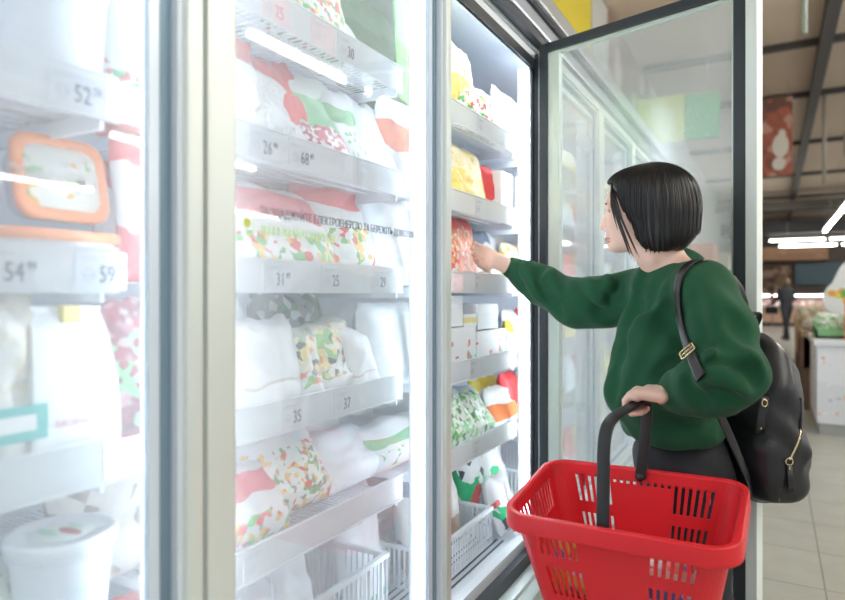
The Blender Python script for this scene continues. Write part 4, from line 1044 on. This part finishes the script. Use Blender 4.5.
# hair: a bob
hr = Fld(H(0, 0, 0)-V((.17, .17, .19)), H(0, 0, 0)+V((.17, .17, .15)), .0028)
hr.ell(H(.004, 0, .018), (.113, .089, .098), HA)
hr.ell(H(-.020, 0, -.030), (.090, .090, .085), HA, .03)
hr.ell(H(-.022, 0, -.078), (.082, .082, .062), HA, .03)
hr.ell(H(.070, 0, .055), (.052, .066, .042), HA, .03)
n_ = (hf+hu*-.33).normalized()
w_, X, Y, Z = hr.win(hr.lo, hr.lo+hr.n*hr.vox)
fx = (X-HC.x)*hf.x+(Y-HC.y)*hf.y; lx = (X-HC.x)*hl.x+(Y-HC.y)*hl.y; uz = (Z-HC.z)+0*fx
edge = np.interp(uz, [-.14, -.10, -.05, 0, .04, .065, .12], [.038, .048, .068, .085, .100, .125, .2])
edge = edge-np.where(np.abs(lx) < .055, np.interp(uz, [-.14, .02, .06, .075], [.09, .06, .025, 0]), 0)
hr.put(w_, -(fx-edge), .006, 's')
bot = np.interp(fx, [-.12, -.092, -.066, -.03, .05], [-.050, -.088, -.117, -.121, -.134])
hr.put(w_, (uz-bot), .004, 's')
# lock grooves running down the head
ang = np.arctan2(lx, fx+.02)
gro = .0010*np.sin(ang*23+np.sin(ang*5)*4+np.sin(uz*24)*1.1)+.0008*np.sin(ang*57+np.sin(ang*9)*3+uz*18)
hr.a = np.where(np.abs(hr.a) < .03, hr.a+gro*np.clip((.10-uz)/.05, 0, 1), hr.a).astype(np.float32)
hair = hr.mesh('hair', HAIR, wo, FEET)
bv = BVHTree.FromPolygons([v.co+FEET for v in hair.data.vertices], [p.vertices[:] for p in hair.data.polygons])
rr_ = random.Random(5); b = MB()
for i in range(700):
    a = rr_.uniform(-PI, PI); p = H(.01+.02*math.cos(a), .008*(1 if a > 0 else -1), .12)
    # aim out from the parting, slide down over the hair
    dirn = (hf*math.cos(a)*.9+hl*math.sin(a)).normalized()
    pts = []; p = H(.035+.03*math.cos(a)*abs(math.cos(a)), 0, .11)+dirn*.012
    for k in range(34):
        hit = bv.find_nearest(p)
        if hit[0] is None: break
        q, nn = hit[0], hit[1]
        if (q-p).length > .02: break
        ff, uu, ll = (q-HC).dot(hf), (q-HC).z, abs((q-HC).dot(hl))
        if uu < .05 and ff > np.interp(uu, [-.14, -.10, -.05, 0, .04, .065], [.038, .048, .068, .085, .100, .125])-.006: pts = pts[:-2]; break
        pts.append(q+nn*.0009)
        down = (dirn*.45*max(0, 1-k/9)+V((0, 0, -1))); down = down-nn*down.dot(nn)
        if down.length < .25: break
        p = q+down.normalized()*.009
        if (p-HC).z < np.interp((p-HC).dot(hf), [-.12, -.092, -.066, -.03, .05], [-.050, -.088, -.117, -.121, -.134])+.004: break
    if len(pts) > 6:
        e = (pts[-1]-pts[-2]); pts.append(pts[-1]+V((e.x*.5, e.y*.5, e.z))*rr_.uniform(.4, 1.6))
        w0 = rr_.uniform(.0005, .0011); b.tube(pts, [w0]*(len(pts)-3)+[w0*.8, w0*.6, .0003], HAIR, 4)
# loose face-framing strands
for f0, l0, dz in ((.088, .064, -.062), (.076, .069, -.080), (.052, .075, -.140), (.045, .074, -.146), (.058, .073, -.130), (.034, .074, -.136), (.040, .074, -.128)):
    top = H(.105, .045, .06); end = H(f0, l0, dz); mid = (top+end)/2+hl*.018+hf*.006
    b.tube([top, top.lerp(mid, .5)+hl*.008, mid, mid.lerp(end, .55)+hl*.003, end], [.002, .0028, .0026, .0018, .0005], HAIR, 5)
b.build('hair_strands', wo, shift=FEET)
# sweatshirt
sw = Fld((-.99, 1.12, .80), (.15, 2.28, 1.46), .0045)
sw.ell(W(678, 318, 1.69), (.112, .158, .165), TA, .05)
sw.ell(W(667, 352, 1.70), (.128, .165, .13), TA, .05)
sw.ell(W(662, 393, 1.72), (.152, .172, .105), TA, .05)
sw.ell(W(671, 425, 1.73), (.128, .160, .075), TA, .03)
sw.cap(NB_+V((0, 0, -.035))+TF*.01, SL+V((0, 0, -.012)), .058, .062, .05); sw.cap(NB_+V((0, 0, -.035))+TF*.01, SR+V((0, 0, -.012)), .058, .060, .05)
sw.cap(NB_+TF*-.005+V((0, 0, -.02)), NB_+V((0, 0, .004)), .066, .060, .02); sw.ell(W(684, 268, 1.69), (.05, .08, .045), TA, .03)
UL = SL.lerp(EL, .5)
sw.chain([SL, UL+V((.004, 0, 0)), EL+V((-.006, 0, .008)), EL.lerp(WL_, .45)+V((0, 0, -.004)), EL.lerp(WL_, .80), WL_+(EL-WL_)*.08], [.066, .066, .066, .060, .043, .032], .035)
sw.ell(EL.lerp(WL_, .25)+V((0, 0, -.016)), (.070, .058, .048), None, .03)
sw.chain([SR, SR.lerp(ER, .5)+V((0, 0, -.012)), ER+V((0, 0, -.01)), ER.lerp(WR_, .5)+V((0, 0, -.006)), ER.lerp(WR_, .78), WR_+(ER-WR_)*.02], [.074, .074, .068, .058, .045, .031], .035)
# folds: ridges and valleys of the cloth laid along its own surface
pre = sw.mesh('pre', SWEAT)
bvp = BVHTree.FromPolygons([v.co.copy() for v in pre.data.vertices], [p.vertices[:] for p in pre.data.polygons])
bpy.data.objects.remove(pre)
def onto(bv_, u, v):
    o_ = V((0, 0, CAMH)); d_ = (W(u, v, 1)-o_).normalized()
    h_ = bv_.ray_cast(o_, d_)
    return (h_[0], h_[1]) if h_[0] is not None else (None, None)
def fold(pts, r, deep, k=.02):
    """deep > 0: ridge standing out by deep; < 0: valley"""
    P_ = []
    for i in range(len(pts)-1):
        for j in range(5):
            q = j/5; h_ = onto(bvp, pts[i][0]*(1-q)+pts[i+1][0]*q, pts[i][1]*(1-q)+pts[i+1][1]*q)
            if h_[0] is not None:
                nn = h_[1] if h_[1].dot(h_[0]-V((0, 0, CAMH))) < 0 else -h_[1]
                P_.append(h_[0]+nn*((deep-r) if deep > 0 else (r+deep)))
    n_ = len(P_)
    if n_ > 1: sw.chain(P_, [r*(.55+.45*math.sin(PI*i/(n_-1))) for i in range(n_)], k, 'u' if deep > 0 else 's')
for pts, r, dp in (
    ([(699, 284), (713, 324), (704, 349)], .022, -.012), ([(703, 276), (727, 322), (758, 366)], .022, .007), ([(733, 318), (752, 350)], .018, -.006),
    ([(703, 364), (723, 355), (749, 362), (764, 374)], .014, .008), ([(706, 371), (730, 365), (750, 374), (757, 384)], .012, -.009),
    ([(684, 378), (700, 387), (717, 409)], .010, .006), ([(694, 391), (709, 410)], .010, -.009), ([(688, 379), (699, 400)], .006, -.004),
    ([(698, 378), (724, 382), (749, 401)], .013, .007), ([(712, 392), (738, 404)], .012, -.007), ([(720, 340), (742, 352)], .012, -.006),
    ([(640, 275), (632, 307), (618, 335), (611, 369), (607, 409)], .010, .004), ([(645, 277), (638, 307), (625, 335), (617, 369), (613, 409)], .012, -.004),
    ([(668, 281), (648, 312), (624, 345)], .014, .005), ([(660, 284), (640, 315)], .014, -.006), ([(676, 292), (664, 330), (640, 356)], .02, -.008), ([(672, 329), (684, 345)], .014, -.006),
    ([(676, 363), (658, 375), (638, 386)], .014, -.006), ([(650, 350), (630, 392), (622, 420)], .016, -.005), ([(664, 415), (690, 428)], .014, -.006),
    ([(524, 262), (521, 271), (525, 284)], .007, -.006), ([(530, 262), (527, 272), (536, 290), (545, 303)], .010, .005),
    ([(546, 268), (543, 276), (550, 296), (562, 316)], .011, -.011), ([(552, 266), (551, 278), (560, 298)], .012, .006),
    ([(578, 275), (582, 288), (598, 310), (612, 324)], .010, -.009), ([(572, 277), (574, 290), (590, 312)], .011, .005),
    ([(594, 279), (598, 290), (618, 306)], .009, -.008), ([(588, 279), (590, 290), (606, 308)], .010, .005), ([(616, 273), (614, 284), (622, 298)], .009, -.008), ([(609, 275), (608, 288)], .010, .005)):
    fold(pts, r*1.15, dp*(.75 if pts[0][0] < 620 else 1.1), .026)
sw.cut((0, 0, W(670, 441, 1.70).z+.0), (0.0, 0.0, -1), .006)
rng = np.random.default_rng(4)
sw.warp(lambda X, Y, Z: .0022*np.sin(X*38+Z*51+np.sin(Y*33))+.0018*np.sin(Y*61-Z*43+np.sin(X*47)*1.3))
sw.blur(4)
# neck opening
CO_ = W(664, 260, 1.685); nd_ = (hu+hf*.55).normalized(); sw.cap(CO_-nd_*.02, CO_+nd_*.09, .053, .075, .006, 's')
sweater = sw.mesh('sweatshirt', SWEAT, wo, FEET)
bvs = BVHTree.FromPolygons([v.co+FEET for v in sweater.data.vertices], [p.vertices[:] for p in sweater.data.polygons])
# ribbed cuffs, collar and hem
def cuff(name, p, q, r0, r1, n=64, sx=1, ax=None):
    p, q = V(p), V(q); t = (q-p).normalized(); a = ax or t.orthogonal().normalized(); a = (a-t*a.dot(t)).normalized(); c_ = t.cross(a); vs = []; fs_ = []
    R = [(0, r0-.004), (0, r0), (.1, r0+.002), (.5, (r0+r1)/2+.003), (.9, r1+.002), (1, r1), (1, r1-.005), (.4, r1-.008)]
    for tt_, rad in R:
        for k in range(n):
            q_ = 2*PI*k/n; rr = rad+.0009*(1 if k % 2 else -1)*(1 if 0 < tt_ < 1 else .3)
            vs.append(p.lerp(q, tt_)+a*math.cos(q_)*rr*sx+c_*math.sin(q_)*rr)
    m_ = len(R)
    for i in range(m_-1):
        for k in range(n): fs_.append((i*n+k, i*n+(k+1) % n, (i+1)*n+(k+1) % n, (i+1)*n+k))
    return MB().add(vs, fs_, RIBM, True).build(name, wo, shift=FEET)
dL = (WL_-EL).normalized(); dR = (WR_-ER).normalized()
cuff('cuff', WL_-dL*.030, WL_+dL*.018, .033, .029); cuff('cuff', WR_-dR*.045, WR_+dR*.016, .036, .031)
nd = (hu+hf*.55).normalized(); CO = W(664, 260, 1.685)
cuff('collar', CO-nd*.012, CO+nd*.010, .062, .056, 96)
# trousers with waistband
tr = Fld((-.50, 1.50, .03), (.12, 2.15, .95), .0055)
tr.ell(W(680, 462, 1.755), (.122, .160, .13), TA, .04)
for hp, kn, an in LEG: tr.chain([hp, kn, an+V((0, 0, .03))], [.092, .066, .056], .03)
tr.cut((0, 0, W(670, 432, 1.72).z), (0, 0, 1), .004)
tr.cut((0, 0, .055), (0, 0, -1), .004)
tr.warp(lambda X, Y, Z: .002*np.sin(X*40+Z*60+np.sin(Y*30)))
tr.mesh('trousers', TROU, wo, FEET)
b = MB(); wbp = W(623, 447, 1.80)
b.build
for s_, (hp, kn, an) in zip((-1, 1), LEG):
    sh = Fld((an.x-.25, an.y-.25, -.005), (an.x+.25, an.y+.25, .14), .005)
    sh.cap(an+V((0, 0, -.03)), an+TF*.13+V((0, 0, -.045)), .050, .036, .04); sh.cap(an+V((0, 0, -.03)), an+V((0, 0, .02)), .046, .044, .02); sh.cut((0, 0, .004), (0, 0, -1), .003)
    sh.mesh('shoe', mat('black_shoe', (.02, .02, .022), .5), wo, FEET)
# ------------------------------------------------------------------ red shopping basket
RP = mat('red_plastic', (.76, .020, .030), .38, bump=(250, .12, .0008))
BPL = mat('black_plastic', (.018, .019, .022), .42, bump=(200, .15, .0008))
bc = (BNL+BNR+BFL+BFR)/4
e1 = ((BNR-BNL)+(BFR-BFL)).normalized(); e2 = ((BFL-BNL)+(BFR-BNR)); e2 = (e2-e1*e2.dot(e1)).normalized(); e3 = e1.cross(e2)
LX, LY, HB = .452, .318, .225
bk = empty('shopping_basket', bc); R3 = Matrix((e1, e2, e3)).transposed(); bk.rotation_euler = R3.to_euler()
tag(bk, 'red plastic shopping basket with black handle hanging from the left hand', 'basket')
def rpath(z, off=0, rad=.045, n=7):
    """rounded rectangle of the tub at local height z"""
    k = .80+.20*(z+HB)/HB; w, d = LX*k/2+off, LY*k/2+off; r = rad+off; out = []
    for cx, cy, a0 in ((w-r, d-r, 0), (-w+r, d-r, PI/2), (-w+r, -d+r, PI), (w-r, -d+r, 1.5*PI)):
        for j in range(n+1): q = a0+PI/2*j/n; out.append(V((cx+r*math.cos(q), cy+r*math.sin(q), z)))
    return out
bm = bmesh.new()
def quad(a, b, c, d):
    bm.faces.new([bm.verts.new(x) for x in (a, b, c, d)])
ZS = [0, -.024, -.036, -.092, -.108, -.120, -.188, -.198, -HB]
def wall(i0, ncol, centre):
    for zi in range(len(ZS)-1):
        A, B = rpath(ZS[zi]), rpath(ZS[zi+1]); a0, a1 = A[i0], A[(i0+1) % 32]; b0, b1 = B[i0], B[(i0+1) % 32]
        m = ncol*2+1
        for c in range(m):
            s0, s1 = c/m, (c+1)/m; sm = (s0+s1)/2; hole = c % 2 == 1
            if hole:
                mid = abs(sm-.5) < centre
                hole = (zi in (1,) and True) or (not mid and zi in (2, 5)) or (zi == 6 and False)
                if zi == 1: hole = True
                if mid and zi in (6,): hole = False
                if mid and zi == 7: hole = False
            if hole: continue
            quad(a0.lerp(a1, s0), a0.lerp(a1, s1), b0.lerp(b1, s1), b0.lerp(b1, s0))
n = 8
# rpath order: corner arcs of 8 points; flat walls join index 7->8, 15->16, 23->24, 31->0
ZS = [0, -.024, -.034, -.092, -.112, -.120, -.188, -.206, -HB]
def solid(i0):
    for zi in range(len(ZS)-1):
        A, B = rpath(ZS[zi]), rpath(ZS[zi+1]); quad(A[i0], A[i0+1], B[i0+1], B[i0])
def wall2(i0, ncol, centre):
    m = ncol*2+1
    for zi in range(len(ZS)-1):
        A, B = rpath(ZS[zi]), rpath(ZS[zi+1]); a0, a1 = A[i0], A[(i0+1) % 32]; b0, b1 = B[i0], B[(i0+1) % 32]
        for c in range(m):
            s0, s1 = (c+(.12 if c % 2 == 0 else -.12)*0)/m, (c+1)/m; sm = (s0+s1)/2; mid = abs(sm-.5) < centre
            if c % 2 == 1 and ((zi in (1, 2, 5) and not mid) or (mid and zi in (1,)) or (mid and zi == 6 and False)): continue
            if c % 2 == 1 and mid and zi == 6: pass
            quad(a0.lerp(a1, s0), a0.lerp(a1, s1), b0.lerp(b1, s1), b0.lerp(b1, s0))
for i in range(32):
    if i in (7, 23): wall2(i, 21, .21)
    elif i in (15, 31): wall2(i, 11, 0)
    else: solid(i)
B = rpath(-HB); f = bm.faces.new([bm.verts.new(x) for x in B])
bmesh.ops.remove_doubles(bm, verts=bm.verts, dist=1e-5); bmesh.ops.recalc_face_normals(bm, faces=bm.faces)
mbk = MB(); mbk.bm(bm, RP); tubo = mbk.build('tub', bk)
md = tubo.modifiers.new('thick', 'SOLIDIFY'); md.thickness = .0032; md.offset = 0
b = MB(); prof = [(-.001, -.006), (-.0005, .0), (.001, .0022), (.002, .003), (.013, .0035), (.0145, .003), (.0155, .0015), (.0158, 0), (.0178, -.033), (.0176, -.036), (.0155, -.036), (.0130, -.002), (.003, -.003)]
vs = []; m = len(prof)
for off, z in prof: vs += [V((p.x, p.y, z)) for p in rpath(0, off)]
fs_ = [(i*32+k, i*32+(k+1) % 32, ((i+1) % m)*32+(k+1) % 32, ((i+1) % m)*32+k) for i in range(m) for k in range(32)]
b.add(vs, fs_, RP, True)
b.build('rim', bk)
b = MB()
for sx_, sy_ in ((-1, -1), (1, -1), (-1, 1), (1, 1)):
    b = MB(); b.box((sx_*(LX/2-.075)-.004, sy_*(LY/2+.006)-.012, -.062), (sx_*(LX/2-.075)+.004, sy_*(LY/2+.006)+.009, -.03), RP, .002); b.build('corner_gusset', bk)
# handle: one arch from rim to rim
Ri = R3.inverted(); L3 = lambda p: Ri @ (p-bc)
nm = V((-.018, -LY/2+.012, -.012)); fm = V((.0, LY/2-.012, -.012))
hn, hf_ = L3(HN), L3(HFp)
def sm(pts, it=3):
    for _ in range(it):
        q = [pts[0]]
        for i in range(len(pts)-1): q += [pts[i].lerp(pts[i+1], .25), pts[i].lerp(pts[i+1], .75)]
        pts = q+[pts[-1]]
    return pts
arch = sm([nm, nm.lerp(hn, .45), hn+(nm-hn)*.13, hn+(hf_-hn)*.13, hn.lerp(hf_, .5), hf_+(hn-hf_)*.13, hf_+(fm-hf_)*.13, hf_.lerp(fm, .55), fm])
b = MB(); b.tube(arch, 1, BPL, 12, flat=(.027, .0105), wd=(1, 0, 0)); b.build('handle', bk)
b = MB(); b.tube([nm+V((0, -.012, .003)), nm+V((0, .012, .003))], .009, BPL, 12); b.build('handle_pivot', bk)
b = MB(); b.tube([fm+V((0, -.012, .003)), fm+V((0, .012, .003))], .009, BPL, 12); b.build('handle_pivot', bk)
# groceries lying in the basket
def in_basket(x, y, w, h, t, pk, look, rz=0):
    o = pouch(w, h, t, int(x*999)+77, PK[pk], .4).build('snack_packet'); o.data.transform(Matrix.Rotation(math.radians(-8), 4, 'X'))
    o.rotation_euler = (R3 @ Matrix.Rotation(rz, 3, 'Z')).to_euler(); o.location = bc+R3 @ V((x, y, -HB+.004)); tag(o, look, 'packet')
PK['bluewhite'] = pack('film_blue_white', [(0, Wh), (.3, (.10, .25, .60)), (.5, Wh), (.8, (.8, .25, .2))], (((.1, .25, .6), Wh, (.75, .8, .9)), .1, .9, 30, .4))
PK['gold'] = pack('film_gold', [(0, (.85, .62, .1)), (.4, (.8, .78, .75)), (.6, (.85, .65, .15))], (((.2, .25, .6), Wh, (.85, .7, .2), (.7, .2, .15)), .1, 1, 34, .6))
in_basket(-.085, -.075, .16, .165, .05, 'gold', 'yellow and white packet standing inside the red basket near its front slots')
in_basket(.085, -.070, .13, .13, .05, 'bluewhite', 'blue and white packet inside the red basket at its right end')
# ------------------------------------------------------------------ backpack
LEA = mat('black_leather', (.014, .015, .018), .36, spec=.55, bump=(140, .35, .0012))
GOLD = mat('gold_metal', (.80, .66, .40), .25, 1)
tc_ = W(680, 400, 1.72); pc = V((tc_.x, tc_.y, .955))-TF*.218
bp = empty('backpack', pc); tag(bp, 'black leather backpack with gold zip worn on the back of the shopper', 'backpack')
g = Fld(pc-V((.27, .27, .30)), pc+V((.27, .27, .33)), .005)
g.ell(pc+V((0, 0, .0)), (.076, .128, .215), TA); g.rbox(pc+V((0, 0, -.125)), (.078, .132, .095), .06, TA, .06)
g.ell(pc+V((0, 0, .04)), (.088, .118, .125), TA, .04)
g.warp(lambda X, Y, Z: .0035*np.sin(X*42+Z*37+np.sin(Y*31+Z*20)*1.6)+.002*np.sin(Y*75-Z*61))
g.cap(pc-TF*.105+TL*.10+V((0, 0, .03)), pc-TF*.115+TL*.02+V((0, 0, -.04)), .012, .006, .02, 's'); g.cap(pc-TF*.07+TL*.13+V((0, 0, .0)), pc-TF*.02+TL*.15+V((0, 0, -.14)), .010, .006, .02, 's')
g.blur(1)
bag_ = g.mesh('bag', LEA, bp, pc)
bvb = BVHTree.FromPolygons([v.co+pc for v in bag_.data.vertices], [p.vertices[:] for p in bag_.data.polygons])
def surf(bv_, pts, lift):
    out = []
    for u, v in pts:
        h_ = onto(bv_, u, v)
        if h_[0] is None: continue
        nn = h_[1] if h_[1].dot(h_[0]-V((0, 0, CAMH))) < 0 else -h_[1]
        out.append(h_[0]+nn*lift)
    return out
def edge_hits(bv_, pts, lift):
    """like surf, but a miss slides inwards until it meets the bag"""
    out = []
    for u, v in pts:
        for k in range(30):
            q = surf(bv_, [(u-k, v)], lift)
            if q: out.append(q[0]); break
    return out
zp = edge_hits(bvb, [(800, 430), (799, 437), (796, 446), (792, 454), (789, 460)], .001)
MB().tube(sm(zp, 2), .0032, GOLD, 8).build('zip', bp, shift=pc)
zt_ = edge_hits(bvb, [(800, 398), (801, 415), (800, 430)], .001)
if len(zt_) > 1: MB().tube(sm(zt_, 2), .003, mat('zip_tape', (.03, .03, .035), .7), 8).build('zip_tape', bp, shift=pc)
e_ = zp[-1]; nb = (V((0, 0, CAMH))-e_).normalized()
b = MB(); rg = [e_+nb*.004+RT*(.009*math.cos(q))+V((0, 0, -.004+.009*math.sin(q))) for q in [2*PI*k/14 for k in range(15)]]; b.tube(rg, .0018, GOLD, 6); b.build('zip_ring', bp, shift=pc)
b = MB(); b.tube([e_+nb*.006+V((0, 0, -.013)), e_+nb*.008+RT*.003+V((0, 0, -.045)), e_+nb*.008+RT*.006+V((0, 0, -.080))], [.8, .95, 1.15], LEA, 10, flat=(.017, .005), wd=tuple(RT)); b.build('zip_pull', bp, shift=pc)
b = MB(); b.tube([e_+nb*.010+V((0, 0, -.022)), e_+nb*.0125+V((0, 0, -.022))], .0028, GOLD, 8); b.build('rivet', bp, shift=pc)
tb = edge_hits(bvb, [(765, 396), (764, 408), (762, 422), (761, 434)], .004)
MB().tube(tb, 1, LEA, 10, flat=(.027, .006), wd=tuple(RT)).build('side_tab', bp, shift=pc)
t0 = edge_hits(bvb, [(765, 403)], .011)[0]; MB().tube([t0+RT*(.007*math.cos(q))+V((0, 0, .009*math.sin(q))) for q in [2*PI*k/14 for k in range(15)]], .002, GOLD, 6).build('tab_ring', bp, shift=pc)
t1 = edge_hits(bvb, [(762, 428)], .008)[0]; MB().tube([t1, t1+nb*.003], .003, GOLD, 8).build('rivet', bp, shift=pc)
# top loop
lp = [pc+TF*.04+V((0, 0, .17)), W(741, 334, 1.68), W(746, 321, 1.67), W(754, 312, 1.67), W(760, 314, 1.68), W(757, 324, 1.69), W(750, 334, 1.70), pc+TF*.02+V((0, 0, .18))]
MB().tube(sm(lp, 2), 1, LEA, 10, flat=(.024, .006), wd=tuple(FW)).build('top_loop', bp, shift=pc)
# strap over the near shoulder
sp_ = surf(bvs, [(697, 262), (689, 266), (682, 275), (679, 288), (680, 305), (683, 325), (688, 342), (693, 356), (699, 370), (703, 378)], .006)
back = [sp_[0]-TF*.05+V((0, 0, -.012)), sp_[0]-TF*.11+V((0, 0, -.07)), pc+TF*.06+TL*.05+V((0, 0, .14))]
path = sm(back[::-1]+sp_, 2)
# width direction along the chest: across the path and the outward normal
b = MB(); n_ = 10; vs = []; fs_ = []
NN = []
for i, p in enumerate(path):
    h_ = bvs.find_nearest(p); nn = h_[1].copy()
    if nn.dot(p-h_[0]) < 0: nn = -nn
    if h_[3] > .03: nn = V((0, 0, 1))
    NN.append(nn)
for _ in range(12): NN = [(NN[max(i-1, 0)]+NN[i]+NN[min(i+1, len(NN)-1)]).normalized() for i in range(len(NN))]
for i, p in enumerate(path):
    t_ = (path[min(i+1, len(path)-1)]-path[max(i-1, 0)]).normalized(); nn = NN[i]
    nn = (nn-t_*nn.dot(t_)).normalized(); w_ = t_.cross(nn)
    for k in range(n_):
        q = 2*PI*k/n_; cx, sx = math.cos(q), math.sin(q); cx = math.copysign(abs(cx)**.4, cx); sx = math.copysign(abs(sx)**.5, sx)
        vs.append(p+w_*cx*.0135+nn*sx*.003)
for i in range(len(path)-1):
    for k in range(n_): fs_.append((i*n_+k, i*n_+(k+1) % n_, (i+1)*n_+(k+1) % n_, (i+1)*n_+k))
b.add(vs, fs_, LEA, True); b.build('shoulder_strap', bp, shift=pc)
ib = min(range(len(path)), key=lambda i: (path[i]-W(692, 351, depth(path[i].x, path[i].y))).length if i > len(path)//3 else 9)
tS = (path[ib+1]-path[ib-1]).normalized(); nS = (NN[ib]-tS*NN[ib].dot(tS)).normalized(); nS = (nS+(V((0, 0, CAMH))-path[ib]).normalized()*1.6); nS = (nS-tS*nS.dot(tS)).normalized(); wS = tS.cross(nS); k0 = path[ib]+nS*.008
bu = [k0+tS*a*.013+wS*c*.018 for a, c in ((-1, -.8), (-.8, -1), (.8, -1), (1, -.8), (1, .8), (.8, 1), (-.8, 1), (-1, .8), (-1, -.8))]
b = MB(); b.tube(bu, .0022, GOLD, 8); b.build('buckle', bp, shift=pc)
b = MB(); b.tube([k0-wS*.017, k0+wS*.017], .0018, GOLD, 6); b.build('buckle_bar', bp, shift=pc)
# lower strap returning under the arm
MB().tube(sm([pc+TF*.07+TL*.09+V((0, 0, -.19)), pc+TF*.12+TL*.17+V((0, 0, -.12)), W(706, 384, 1.52)], 2), 1, LEA, 10, flat=(.022, .005), wd=(0, 0, 1)).build('lower_strap', bp, shift=pc)
# ------------------------------------------------------------------ light
w = bpy.data.worlds.new('world'); S.world = w; w.use_nodes = True
w.node_tree.nodes['Background'].inputs[0].default_value = (.92, .95, 1, 1)
w.node_tree.nodes['Background'].inputs[1].default_value = .45
S.view_settings.view_transform = 'Standard'; S.view_settings.look = 'None'
S.view_settings.exposure = 0.62; S.view_settings.gamma = 1; S.view_settings.use_curve_mapping = False
S.cycles.max_bounces = 10; S.cycles.transparent_max_bounces = 16; S.cycles.use_denoising = True
S.cycles.sample_clamp_indirect = 6
